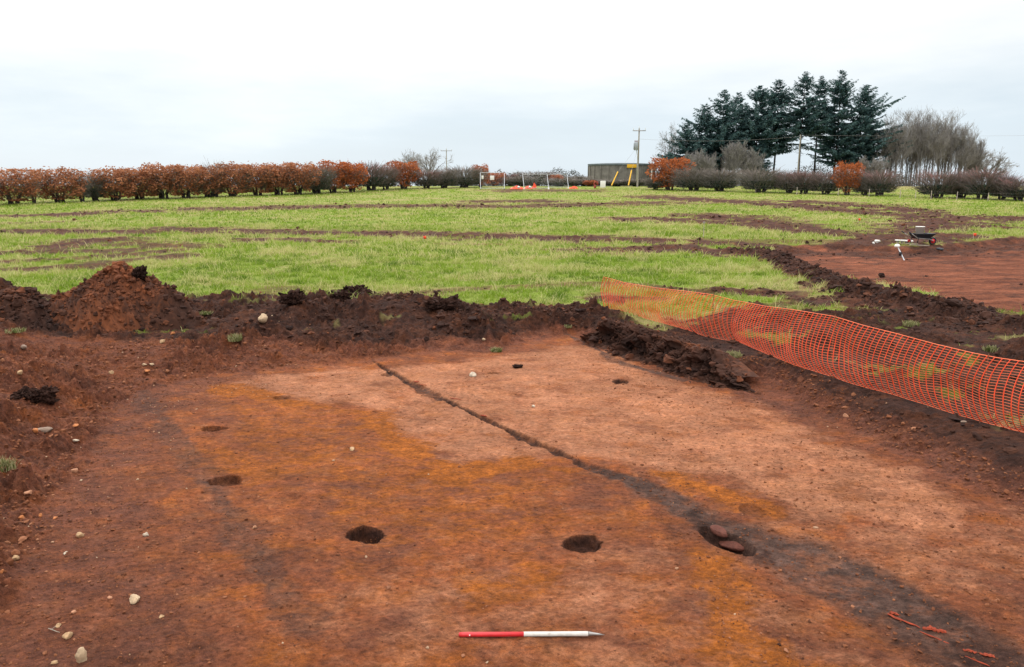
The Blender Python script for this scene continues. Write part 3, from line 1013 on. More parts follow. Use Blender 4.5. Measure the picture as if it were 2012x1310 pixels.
def grass_field():
    Vs, Ts = [], []
    for (y0, y1, n, hs, ws) in ((8.5, 17.5, 90000, 0.08, 0.010), (17.5, 30, 330000, 0.085, 0.014), (30, 50, 330000, 0.10, 0.024), (50, 80, 200000, 0.085, 0.045), (80, 118, 90000, 0.08, 0.08)):
        yy = np.sqrt(RNG.uniform(y0 * y0, y1 * y1, n)).astype(f32)
        xx = (RNG.uniform(-0.76, 0.76, n) * (yy + 1)).astype(f32)
        z, o = terrain(xx, yy)
        st = fbm(xx, yy, 0.55, 3, 51, 0.6)
        pk = RNG.uniform(0, 1, n) < o['Gr'] ** 1.7 * (0.22 + 0.78 * sstep(-0.35, 0.35, st + 0.25 * o['St']))
        P = np.stack([xx, yy, z - 0.01], 1)[pk]
        k = len(P)
        s = o['St'][pk]
        straw = RNG.uniform(0, 1, k) < 0.08 + 0.85 * s * (0.5 + st[pk]).clip(0, 1.2)
        tone = np.where(straw, RNG.uniform(0.72, 1.0, k), np.clip(RNG.normal(0.38, 0.13, k) + 0.36 * fbm(xx[pk], yy[pk] * 1.3, 1.7, 4, 53, 0.65) + 0.16 * fbm(xx[pk], yy[pk], 7.0, 2, 54), 0, 0.7))
        h = hs * np.exp(RNG.normal(0, 0.35, k)) * (0.5 + 1.0 * sstep(-0.2, 0.6, st[pk])) * np.where(straw, 1.35, 1.0)
        V, T = blades(P, h, np.full(k, ws) * RNG.uniform(0.6, 1.4, k), tone, RNG.uniform(0.3, 1.3, k))
        Vs.append(V)
        Ts.append(T)
    V = np.concatenate(Vs)
    T = np.concatenate(Ts)
    n = len(V)
    b = np.arange(n)[:, None] * 5
    F = np.concatenate([b + np.array([[0, 1, 2]]), b + np.array([[0, 2, 3]]), b + np.array([[3, 2, 4]])])
    o = mesh_np('grass', V.reshape(-1, 3), F, M_GRASS, tone=np.repeat(T, 5))
    tag(o, 'rough green and straw coloured grass covering the field', None, None, 'stuff')


grass_field()


def tuft(u, v, h, r, n, label, green=0.4, name='grass_tuft'):
    x, y, z = ground_at(u, v)
    a = RNG.uniform(0, 6.28, n)
    q = np.minimum(np.abs(RNG.normal(0, 1, n)) * r * 0.4, r * .5)
    P = np.stack([np.cos(a) * q, np.sin(a) * q, np.full(n, -0.01)], 1)
    hh = h * 0.72 * RNG.uniform(0.4, 1.1, n)
    tone = np.where(RNG.uniform(0, 1, n) < 0.55, RNG.uniform(0.70, 1, n), np.clip(RNG.normal(green, 0.15, n), 0, 0.7))
    V, T = blades(P, hh, np.full(n, 0.008) * (1 + y / 12), tone, RNG.uniform(0.1, 0.9, n))
    b = np.arange(n)[:, None] * 5
    F = np.concatenate([b + np.array([[0, 1, 2]]), b + np.array([[0, 2, 3]]), b + np.array([[3, 2, 4]])])
    o = mesh_np(name, V.reshape(-1, 3), F, M_TUFT, tone=np.repeat(T, 5))
    o.location = (x, y, z)
    tag(o, label, 'grass tuft')


tuft(12, 925, 0.22, 0.2, 160, 'green grass tuft at the left margin of the bare soil, above the stony slope')
tuft(975, 690, 0.13, 0.22, 260, 'round green sod at the foot of the dark bank, near the pale clay', 0.35)
tuft(462, 668, 0.20, 0.25, 260, 'yellowish grass clump half buried in the bank below the cream boulder', 0.5)
tuft(1115, 642, 0.10, 0.2, 200, 'small turf clump on the dark bank left of the black overhang', 0.45)
tuft(1440, 700, 0.14, 0.3, 320, 'dry straw tussock on the corner lump of the black overhang', 0.75)
tuft(1790, 640, 0.16, 0.3, 300, 'straw coloured tussock on torn ground behind the orange netting', 0.62)
tuft(1945, 690, 0.16, 0.22, 300, 'dark green tuft just above the netting at the right', 0.3)
tuft(30, 654, 0.10, 0.35, 260, 'green strip of turf below the dark heap at the left', 0.35)
tuft(405, 617, 0.10, 0.3, 300, 'patch of turf between the brown heap and the long bank', 0.35)


# ------------------------------------------------------------- spoil heaps
def heap(u, v_base, v_top, y, rx, ry, label, tones, seed, skew=0.0):
    x, zt = at_depth(u, v_top, y)
    zb = float(field_z(y)) + 0.0
    root = thing('spoil_heap', (x, y, zb), label, 'spoil heap', 'heaps of spoil behind the trench')
    nr, na = 90, 260
    r = np.linspace(0, 1.0, nr)[:, None]
    a = np.linspace(0, 2 * np.pi, na, endpoint=False)[None, :]
    rad = 1 + 0.16 * np.sin(a * 2 + seed) + 0.08 * np.sin(a * 5 + 2 * seed)
    X = r * np.cos(a) * rx * rad
    Y = r * np.sin(a) * ry * rad
    Z = (1 - r ** 1.32) ** 1.08 + r * 0
    Z = Z * (zt - zb + 0.1) - 0.12 * np.ones_like(a)
    X = X + skew * (1 - r)
    nX, nY = (X + 31 * seed).ravel(), (Y + 7 * seed).ravel()
    nz = 0.20 * fbm(nX, nY, 0.8, 3, 60) + 0.16 * np.abs(fbm(nX, nY, 0.5, 4, 61, 0.6)) + 0.08 * fbm(nX, nY, 0.16, 4, 62, 0.6)
    Z = Z + nz.reshape(Z.shape) * np.minimum(1, 0.5 + r * 1.0)
    V = np.stack([X.ravel(), Y.ravel(), Z.ravel()], 1)
    i = np.arange(nr - 1)[:, None] * na
    j = np.arange(na)[None, :]
    F = np.stack([i + j, i + (j + 1) % na, i + na + (j + 1) % na, i + na + j], -1).reshape(-1, 4)
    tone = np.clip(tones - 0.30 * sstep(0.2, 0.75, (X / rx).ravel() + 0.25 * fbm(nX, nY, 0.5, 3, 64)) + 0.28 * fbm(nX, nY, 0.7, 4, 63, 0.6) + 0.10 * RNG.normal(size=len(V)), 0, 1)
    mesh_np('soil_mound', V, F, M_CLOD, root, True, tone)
    # clods lying on its flanks belong to it
    n = 2600
    k = RNG.integers(0, len(V), n)
    k = k[V[k, 2] > 0.02]
    P = V[k].astype(f32)
    size = np.clip(np.exp(RNG.normal(-3.7, 0.6, len(k))), 0.010, 0.12).astype(f32)
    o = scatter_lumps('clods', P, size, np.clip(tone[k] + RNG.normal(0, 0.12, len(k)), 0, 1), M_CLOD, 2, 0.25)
    o.parent = root
    o['kind'] = 'stuff'
    return root


HEAP = heap(226, 640, 521, 16.5, 1.62, 1.3, 'tall cone of crumbly reddish brown spoil at the left behind the trench', 0.80, 1.3, 0.05)
heap(25, 630, 566, 16.0, 1.35, 1.1, 'low heap of darker soil cut off by the left margin', 0.45, 2.9, 0.0)


def one_lump(name, u, v, size_px, mat, label, cat, group=None, flat_=(1, 1, 0.75), amp=0.16, sub=3, tone=None, lift=0.30, rz=None, on=None):
    x, y, z = ground_at(u, v)
    if on is not None:      # resting on a heap instead of the ground
        md = next(c for c in on.children if c.name.startswith('soil_mound'))
        bt = BVHTree.FromPolygons([p.co + on.location for p in md.data.vertices], [tuple(p.vertices) for p in md.data.polygons])
        hit = bt.ray_cast(Vector((0, 0, CAMZ)), Vector(ray(u, v)).normalized())[0]
        if hit is None:
            hx_, hz_ = at_depth(u, v, on.location.y)
            hit = bt.find_nearest(Vector((hx_, on.location.y, hz_)))[0]
        x, y, z = hit
    s = 0.5 * size_px / (FPX / axial(y, z))
    var, F = lump_variants(sub, 1, amp)
    p = var[0]
    if tone is not None:
        q = RNG.uniform(0, 50)
        k = fbm(p[:, 0] + q, p[:, 1] + .7 * p[:, 2], .7, 4, 111, .65) + fbm(p[:, 2] + q, p[:, 0] - .6 * p[:, 1], .7, 4, 112, .65)
        k = k + .6 * (fbm(p[:, 0] + q, p[:, 1] + 1.1 * p[:, 2], .16, 3, 113, .65) + fbm(p[:, 2] - q, p[:, 0] - p[:, 1], .16, 3, 114, .65))
        p = p * (1 + .24 * k)[:, None]
    p = p * np.array(flat_) * s
    a = RNG.uniform(0, 6.28) if rz is None else rz
    p = p @ np.array(Matrix.Rotation(a, 3, 'Z')).T
    t = None
    if tone is not None:
        t = np.clip(tone + RNG.normal(0, 0.08, len(p)), 0, 1)
    o = mesh_np(name, p, F, mat, tone=t)
    o.location = (x, y, z + s * flat_[2] * lift)
    tag(o, label, cat, group)
    return o


CL = 'separate dark clods'
one_lump('soil_clod', 702, 583, 58, M_CLOD, 'tall dark clod standing proud of the bank against the grass', 'clod', CL, (1.0, 0.8, 0.62), 0.34, 4, 0.25)
one_lump('soil_clod', 672, 590, 34, M_CLOD, 'smaller dark clod just left of the tallest clod on the bank', 'clod', CL, (1.0, 0.8, 0.6), 0.34, 4, 0.25)
one_lump('soil_clod', 272, 540, 30, M_CLOD, 'black turf clod near the top of the tall brown heap, right side', 'clod', CL, (0.9, 0.9, 0.9), 0.3, 4, 0.12, on=HEAP)
one_lump('soil_clod', 48, 777, 36, M_CLOD, 'dark flat clod at the left margin, left one of a pair', 'clod', CL, (1.0, 0.7, 0.75), 0.30, 4, 0.24)
one_lump('soil_clod', 82, 786, 46, M_CLOD, 'dark spiky clod at the left margin, right one of a pair', 'clod', CL, (1.0, 0.7, 0.8), 0.30, 4, 0.24)
one_lump('soil_clod', 575, 596, 46, M_CLOD, 'dark clod on the bank crest above the cream boulder', 'clod', CL, (1.0, 0.9, 0.6), 0.3, 4, 0.22)
one_lump('soil_clod', 870, 607, 50, M_CLOD, 'dark clod on the bank crest where the bank drops to flat soil', 'clod', CL, (1.2, 0.8, 0.5), 0.3, 4, 0.25)
one_lump('soil_clod', 1020, 722, 18, M_CLOD, 'little dark clod lying on the pale clay right of the white stone', 'clod', CL, (1.2, 0.8, 0.45), 0.3, 4, 0.2)
# the overhanging black edge of the cut, right of the bank: a section swept along the edge
def overhang():
    top = [flat(u, v, .46) for u, v in [(1160, 626), (1200, 638), (1245, 652), (1290, 664), (1335, 678), (1380, 691), (1420, 702), (1450, 710), (1468, 708)]]
    top = np.array(top)
    seg = np.r_[0, np.cumsum(np.linalg.norm(np.diff(top, axis=0), axis=1))]
    ns, ntt = 420, 110
    s_ = np.linspace(0, seg[-1], ns)
    px, py = np.interp(s_, seg, top[:, 0]), np.interp(s_, seg, top[:, 1])
    dx, dy = np.gradient(px), np.gradient(py)
    ln = np.hypot(dx, dy)
    # outward is towards the trench
    ox, oy = dy / ln, -dx / ln
    if np.mean(oy) > 0:
        ox, oy = -ox, -oy
    # section: (outward, height): back of the top, the lip, curl under, hollow, slump, toe
    sec = np.array([(-.40, .36), (-.15, .50), (.06, .54), (.22, .49), (.27, .40), (.21, .30), (.17, .25), (.21, .20), (.19, .13), (.28, .08), (.40, .04), (.60, -.05)])
    q = np.linspace(0, 1, len(sec))
    t = np.linspace(0, 1, ntt)
    so, sh = np.interp(t, q, sec[:, 0]), np.interp(t, q, sec[:, 1])
    for _ in range(3):
        so[1:-1] = (so[:-2] + 2 * so[1:-1] + so[2:]) / 4
        sh[1:-1] = (sh[:-2] + 2 * sh[1:-1] + sh[2:]) / 4
    S, T = np.meshgrid(s_, t, indexing='ij')
    sl = np.array([(-.40, .36), (-.15, .47), (.02, .46), (.12, .41), (.20, .35), (.27, .28), (.33, .21), (.39, .15), (.45, .10), (.51, .05), (.57, .02), (.66, -.05)])
    lo_, lh_ = np.interp(t, q, sl[:, 0]), np.interp(t, q, sl[:, 1])
    lip = np.exp(-((T - .38) / .13) ** 2)
    # hollows alternate with slumped places along the edge
    hol = sstep(-.28, .22, fbm(S, T * .25, .75, 3, 104, .6) + .05)
    rag = fbm(S, T * .5, .48, 4, 101, .65)
    n1 = fbm(S * 1.1, T * 1.5, .30, 4, 102, .6)
    n1b = fbm(S * 1.1 + 9, T * 1.5, .24, 4, 105, .6)
    n2 = fbm(S, T * 1.5, .08, 3, 103, .6)
    fade = (sstep(0, .5, S) * sstep(seg[-1], seg[-1] - 1.0, S))
    bell = np.sin(np.pi * T) ** .8
    O = so[None, :] * hol + lo_[None, :] * (1 - hol) + lip * .10 * rag + (.16 * np.abs(n1) * 1.4 - .06 + .12 * n1b) * bell + .06 * n2 * bell
    Hh = sh[None, :] * hol + lh_[None, :] * (1 - hol) + (.12 * n1 + .09 * np.abs(n1b)) * bell + .05 * n2 * bell + lip * .07 * rag
    Hh = Hh * (.28 + .62 * fade) - .05 * (1 - fade)
    O = O - .24
    V = np.stack([px[:, None] + ox[:, None] * O, py[:, None] + oy[:, None] * O, Hh], -1).reshape(-1, 3)
    ii = (np.arange(ns - 1)[:, None] * ntt + np.arange(ntt - 1)[None, :]).ravel()
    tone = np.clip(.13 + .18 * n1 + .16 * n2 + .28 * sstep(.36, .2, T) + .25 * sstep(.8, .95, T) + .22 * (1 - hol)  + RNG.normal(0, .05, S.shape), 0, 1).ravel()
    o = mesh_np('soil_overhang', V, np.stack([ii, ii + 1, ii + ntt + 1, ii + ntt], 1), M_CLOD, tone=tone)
    k = RNG.integers(0, len(V), 420)
    k = k[(T.ravel()[k] > .1)]
    sz = np.clip(np.exp(RNG.normal(-3.6, .6, len(k))), .012, .10)
    c = scatter_lumps('clods', V[k].astype(f32), sz.astype(f32), np.clip(tone[k] + RNG.normal(.04, .12, len(k)), 0, 1), M_CLOD, 2, .26)
    c.parent = o
    c['kind'] = 'stuff'
    tag(o, 'ragged black soil edge overhanging the pale clay below the far end of the netting', 'soil edge')
    return


overhang()

# ------------------------------------------------------------------ stones
ST = [
    (518, 632, 24, 'cream', 'large cream boulder resting on the dark bank', (1, .8, .85)),
    (160, 1300, 36, 'cream', 'tall pointed cream stone standing at the bottom left', (.75, .6, 1.05)),
    (132, 1253, 22, 'buff', 'square buff stone above the tall pointed stone', (1, .9, .7)),
    (267, 1182, 30, 'cream', 'angular cream stone alone on the brown floor, largest right of the left margin', (1.1, .8, .6)),
    (158, 1055, 17, 'buff', 'round buff stone on the left floor, left of a small white one', (1, .9, .75)),
    (287, 1053, 14, 'white', 'small white stone with a shadowed notch, right of the round buff stone', (1, .8, .7)),
    (147, 929, 15, 'pink', 'square pinkish stone on the dark soil at mid left', (1, .9, .7)),
    (87, 847, 26, 'grey', 'flat greyish slab on the stony left slope', (1.3, .8, .45)),
    (70, 852, 15, 'orange', 'rounded orange stone against the flat greyish slab', (1, .9, .8)),
    (147, 869, 13, 'white', 'small whitish stone between the greyish slab and the pink stone', (1.2, .8, .5)),
    (150, 843, 13, 'orange', 'flat orange pebble right of the greyish slab', (1.2, .8, .5)),
    (56, 974, 15, 'pink', 'pinkish stone low on the stony left slope', (1, .9, .7)),
    (42, 1019, 12, 'orange', 'orange stone in a row on the left slope, leftmost of the row', (1, .9, .8)),
    (80, 1017, 10, 'orange', 'narrow orange stone in the row on the left slope, middle one', (.8, .8, 1.)),
    (108, 1020, 10, 'orange', 'small orange stone in the row on the left slope, rightmost', (1, .8, .6)),
    (30, 1099, 17, 'buff', 'half buried buff cobble near the left margin', (1, .9, .7)),
    (128, 1089, 11, 'white', 'thin whitish flake right of the half buried cobble', (1.2, .6, .4)),
    (4, 1126, 10, 'orange', 'yellowish stone touching the left margin of the picture', (1, .9, .8)),
    (114, 1231, 12, 'buff', 'small buff stone behind the square buff stone', (1, .9, .7)),
    (146, 1204, 10, 'pink', 'small pinkish stone left of the angular cream stone', (1, .9, .6)),
    (318, 1213, 11, 'buff', 'small buff stone right of the angular cream stone', (1, .9, .6)),
    (216, 1175, 10, 'pink', 'little pink stone just left of the angular cream stone', (1, .9, .6)),
    (107, 1304, 14, 'buff', 'flat buff stone left of the tall pointed stone', (1.3, .8, .45)),
    (930, 739, 20, 'white', 'white stone alone on the pale clay near the dark bank', (1.2, .8, .6)),
    (692, 884, 17, 'buff', 'flat pale stone on the orange stained floor, centre left', (1.4, .7, .4)),
    (1662, 818, 12, 'pink', 'pale pink stone on the dark soil right of the pale clay', (1, .9, .7)),
    (1893, 831, 11, 'grey', 'grey stone just below the netting on the right', (1.2, .8, .5)),
    (218, 734, 11, 'buff', 'rounded buff stone at the foot of the orange slope, left of a flat one', (1, .9, .8)),
    (290, 735, 14, 'orange', 'flat orange stone at the foot of the orange slope', (1.4, .8, .5)),
    (284, 720, 9, 'cream', 'little cream stone on the orange slope, left of two', (1, .9, .6)),
    (298, 719, 9, 'cream', 'little cream stone on the orange slope, right of two', (1, .9, .6)),
    (320, 674, 12, 'buff', 'buff stone half way up the orange slope', (1.2, .8, .7)),
    (294, 647, 14, 'orange', 'oval orange stone at the base of the tall brown heap', (1.4, .8, .6)),
    (48, 688, 13, 'grey', 'greyish stone on the orange slope near the left margin', (.9, .8, 1.)),
    (40, 736, 14, 'buff', 'buff cobble at the left above the pair of dark clods', (1.1, .8, .7)),
    (339, 657, 10, 'orange', 'small yellow orange stone right of the oval orange stone', (1, .9, .7)),
    (253, 630, 10, 'pink', 'pinkish stone set in the foot of the tall brown heap', (1, .9, .7)),
    (950, 671, 9, 'cream', 'small cream stone on the dark bank above the green sod', (1.2, .8, .6)),
    (1048, 800, 9, 'white', 'tiny white stone on the middle of the pale clay', (1.2, .8, .6)),
]
for u, v, s, k, la, fl in ST:
    one_lump('stone', u, v, s, stone_mat(k), la, 'stone', 'stones lying on the bare soil', fl, 0.11, 3, None, 0.42)
# stones in the pit
one_lump('stone', 1412, 1056, 46, stone_mat('redbrown'), 'reddish brown block at the back of the pit beside the ditch', 'stone', 'red blocks in the pit', (1.0, .52, .42), 0.04, 3, None, 0.25, -0.95)
one_lump('stone', 1440, 1074, 62, stone_mat('redbrown'), 'reddish brown block at the front of the pit beside the ditch', 'stone', 'red blocks in the pit', (1.0, .46, .36), 0.04, 3, None, 0.25, -0.6)


def shard(u, v, L, w, rz, label, group):
    x, y, z = ground_at(u, v)
    pm = FPX / axial(y, z)
    L, w = L / pm, w / pm
    n = 9
    g = Geo()
    t = np.linspace(-0.5, 0.5, n)
    pts = np.stack([t * L, RNG.normal(0, w * 0.12, n), 0.15 * w * np.cos(t * 3)], 1)
    pts[:, 1] += RNG.normal(0, w * .14, n)
    g.tube(pts, list(w * 0.42 * (0.45 + 0.55 * np.cos(t * 2.6)) * RNG.uniform(0.5, 1.25, n)), 6)
    o = g.build('tile_fragment', M_TILE, smooth=False)
    o.scale = (1, 1, 0.55)
    o.location = (x, y, z + 0.006)
    o.rotation_euler = (RNG.normal(0, .2), RNG.normal(0, .06), rz)
    tag(o, label, 'tile fragment', group)


TG = 'broken red tile in the grey ditch'
for u, v, L, w, rz, la in [(1775, 1222, 62, 8, -0.85, 'longest orange red fragment slanting in the grey ditch at lower right'), (1757, 1209, 16, 10, -0.5, 'bright red knob at the upper end of the longest fragment'),
                           (1826, 1237, 22, 13, -0.3, 'orange lump in the ditch, left one of two right of the longest fragment'), (1846, 1241, 22, 13, -0.5, 'orange lump in the ditch, right one of two right of the longest fragment'),
                           (1838, 1255, 60, 5, -0.85, 'thin brick coloured strip below the two orange lumps'), (1905, 1282, 22, 8, -0.6, 'small red flake in the ditch above the bottom edge'),
                           (1940, 1291, 24, 12, -0.4, 'red piece in the ditch close to the bottom right corner'), (1920, 1300, 44, 4, -0.8, 'thin red strip at the bottom right under the red piece'),
                           (818, 751, 10, 5, -0.5, 'red speck at the upper end of the narrow dark slot'), (830, 760, 22, 4, -0.7, 'reddish strip lying in the narrow dark slot'),
                           (895, 785, 28, 4, -0.6, 'reddish strip in the narrow slot, farther down than the first'), (950, 822, 14, 6, -0.5, 'small brick red lump in the middle of the narrow slot')]:
    shard(u, v, L, w, rz, la, TG)

# twig
tx, ty, tz = ground_at(106, 1242)
g = Geo()
g.tube([(-.06, .03, .012), (-.02, .005, .02), (.03, -.012, .012), (.06, -.02, .01)], [.0035, .004, .003, .002], 6)
g.tube([(-.02, .005, .02), (.0, .03, .03)], [.003, .0015], 5)
o = g.build('twig', M_WOOD)
o.location = (tx, ty, tz)
tag(o, 'thin pale twig left of the square buff stone', 'twig')


# ------------------------------------------------------------- ranging rod
def ranging_rod():
    xa, ya, za = ground_at(903, 1251)
    xb, yb, zb = ground_at(1155, 1252)
    L = math.hypot(xb - xa, yb - ya)
    root = thing('ranging_rod', (xa, ya, max(za, zb) + 0.016), 'red and white ranging rod with steel point lying on the soil', 'ranging rod', None, math.atan2(yb - ya, xb - xa))
    h = L / 2
    r = 0.0185
    g = Geo()
    g.tube([(0.004, 0, 0), (0.03, 0, 0), (h, 0, 0)], [r * .96, r, r], 24)
    p = g.build('red_section', M_ROD_RED, root)
    g = Geo()
    g.tube([(-0.006, 0, 0), (0.004, 0, 0)], [r * .7, r * .98], 20)
    g.build('end_cap', M_ROD_RED, root)
    g = Geo()
    g.tube([(0.075, -r * 0.98, r * .25), (0.085, -r * 0.98, r * .25)], [0.005, 0.005], 10)
    g.build('chip', M_WHITE, p)
    g = Geo()
    g.tube([(h, 0, 0), (L, 0, 0)], [r, r], 24)
    g.build('white_section', M_ROD_WHITE, root)
    g = Geo()
    g.tube([(L, 0, 0), (L + .01, 0, 0), (L + 0.06, 0, -.004), (L + .075, 0, -.005), (L + .13, 0, -.012)], [r * .95, r * .9, r * .55, r * .5, r * .12], 14)
    g.build('steel_tip', M_STEEL, root)


ranging_rod()

# --------------------------------------------------------- orange netting
NB = [(1187, 603), (1230, 612), (1300, 632), (1380, 656), (1450, 667), (1500, 688), (1560, 712), (1640, 738), (1700, 757), (1800, 785), (1900, 815), (2012, 846), (2110, 874), (2250, 914), (2700, 1042)]
NT = [(1187, 544), (1230, 556), (1290, 566), (1345, 572), (1398, 579), (1440, 590), (1500, 602), (1560, 610), (1632, 622), (1690, 640), (1750, 655), (1830, 677), (1900, 694), (1950, 704), (2012, 713), (2110, 735), (2250, 770), (2700, 880)]


def netting():
    us = np.linspace(1187, 2700, 560)
    vb = np.interp(us, *zip(*NB))
    vt = np.interp(us, *zip(*NT))
    base, top = [], []
    for u, b, t in zip(us, vb, vt):
        dx, dy, dz = ray(u, b)
        zz = 0.33
        tt = (zz - CAMZ) / dz
        x, y = dx * tt, dy * tt
        base.append((x, y, zz))
        _, ztop = at_depth(u, t, y)
        top.append(ztop)
    base = np.array(base)
    zg, _ = terrain(base[:, 0], base[:, 1])
    ker = np.ones(15) / 15
    zgs = np.convolve(np.pad(zg, 7, 'edge'), ker, 'valid')
    base[:, 2] = np.minimum(np.maximum(zgs + 0.02, zg + 0.005), 0.75)
    top = np.maximum(np.array(top), base[:, 2] + 0.5)
    seg = np.r_[0, np.cumsum(np.linalg.norm(np.diff(base, axis=0), axis=1))]
    Lt = seg[-1]
    dirs = np.gradient(base[:, :2], axis=0)
    dirs /= np.linalg.norm(dirs, axis=1)[:, None]
    perp = np.stack([-dirs[:, 1], dirs[:, 0]], 1)

    def pt(s, h):
        x = np.interp(s, seg, base[:, 0])
        y = np.interp(s, seg, base[:, 1])
        zb = np.interp(s, seg, base[:, 2])
        zt = np.interp(s, seg, top)
        px = np.interp(s, seg, perp[:, 0])
        py = np.interp(s, seg, perp[:, 1])
        s = np.asarray(s, float)
        h = np.asarray(h, float)
        n = fbm(s, h * 0.7, 1.5, 2, 71)
        n2 = fbm(s, h * 0.9, 0.6, 2, 72)
        bulge = (-0.13 + 0.18 * n + 0.05 * n2) * np.sin(np.pi * np.clip(h, 0, 1)) ** 0.8
        bulge = bulge * sstep(0, .9, s)
        slide = -0.16 * np.sin(np.pi * h * 0.9) * (0.6 + 0.7 * n)
        sx, sy = np.interp(s, seg, dirs[:, 0]), np.interp(s, seg, dirs[:, 1])
        sagn = 0.03 * n2 * np.sin(np.pi * h)
        return np.stack([x + px * bulge + sx * slide, y + py * bulge + sy * slide, zb + (zt - zb) * h + sagn], -1)

    x0, y0, z0 = base[0]
    root = thing('barrier_fence', (x0, y0, z0), 'orange plastic safety netting strung along the right edge of the trench', 'safety fence')
    off = np.array([x0, y0, z0])
    gv, gh = Geo(), Geo()
    step = 0.098
    hs = np.linspace(0, 1, 15)
    for s in np.arange(0.0, Lt, step):
        p = pt(np.full(15, s), hs) - off
        gv.tube(p, 0.0070, 4, cap=False)
    ss = np.arange(0, Lt, 0.06)
    rows = 26
    for k in range(rows + 1):
        h = k / rows
        p = pt(ss, np.full(len(ss), h)) - off
        gh.tube(p, 0.0055 if k in (0, rows) else 0.0027, 4, cap=False)
    nv = gv.build('upright_strands', M_NET, root)
    nv.name = 'netting_strands'
    gh.build('netting_cords', M_NET_PALE, root)
    for u in (1194, 1398, 1632, 1925, 2170, 2500):
        k = int(np.argmin(np.abs(us - u)))
        g = Geo()
        b = base[k] - off
        g.tube([(b[0], b[1], b[2] - .25), (b[0], b[1], top[k] - off[2] + 0.03)], 0.008, 8)
        g.build('post', M_RUST, root)


netting()


# ---------------------------------------------------------- trees, hedges
def norm(v):
    return v / (np.linalg.norm(v) + 1e-9)


def branch_out(g, start, d, length, rad, depth, tone, rs, spread, up, leafs=None, minr=0.006, nseg=4, kids=(3, 5)):
    pts = [start]
    p = start.copy()
    dd = d.copy()
    for i in range(nseg):
        dd = norm(dd + rs.normal(0, 0.16, 3) + np.array([0, 0, up * 0.10]))
        p = p + dd * length / nseg
        pts.append(p.copy())
    r = np.linspace(rad, max(minr, rad * 0.45), nseg + 1)
    tn = tone if np.isscalar(tone) else tone(depth)
    g.tube(np.array(pts), list(r), 5 if rad > 0.05 else 3, tn, cap=False)
    if depth <= 0:
        if leafs is not None:
            leafs.append((pts[-1], dd))
            leafs.append((pts[-2], dd))
        return
    k = rs.integers(kids[0], kids[1] + 1)
    for i in range(k):
        f = rs.uniform(0.35, 1.0)
        q = pts[0] + 0
        idx = f * nseg
        i0 = min(int(idx), nseg - 1)
        q = pts[i0] + (pts[i0 + 1] - pts[i0]) * (idx - i0)
        side = norm(rs.normal(0, 1, 3))
        nd = norm(dd + side * spread + np.array([0, 0, up * 0.35]))
        branch_out(g, q, nd, length * rs.uniform(0.5, 0.78), max(minr, rad * rs.uniform(0.38, 0.6)), depth - 1, tone, rs, spread, up, leafs, minr, max(2, nseg - 1), kids)


def leaf_quads(P, size, rs):
    n = len(P)
    a = rs.normal(0, 1, (n, 3))
    a /= np.linalg.norm(a, axis=1)[:, None]
    b = np.cross(a, rs.normal(0, 1, (n, 3)))
    b /= np.linalg.norm(b, axis=1)[:, None]
    s = (size * rs.uniform(0.6, 1.4, n))[:, None]
    return np.stack([P - a * s, P + b * s * 0.5, P + a * s, P - b * s * 0.5], 1)


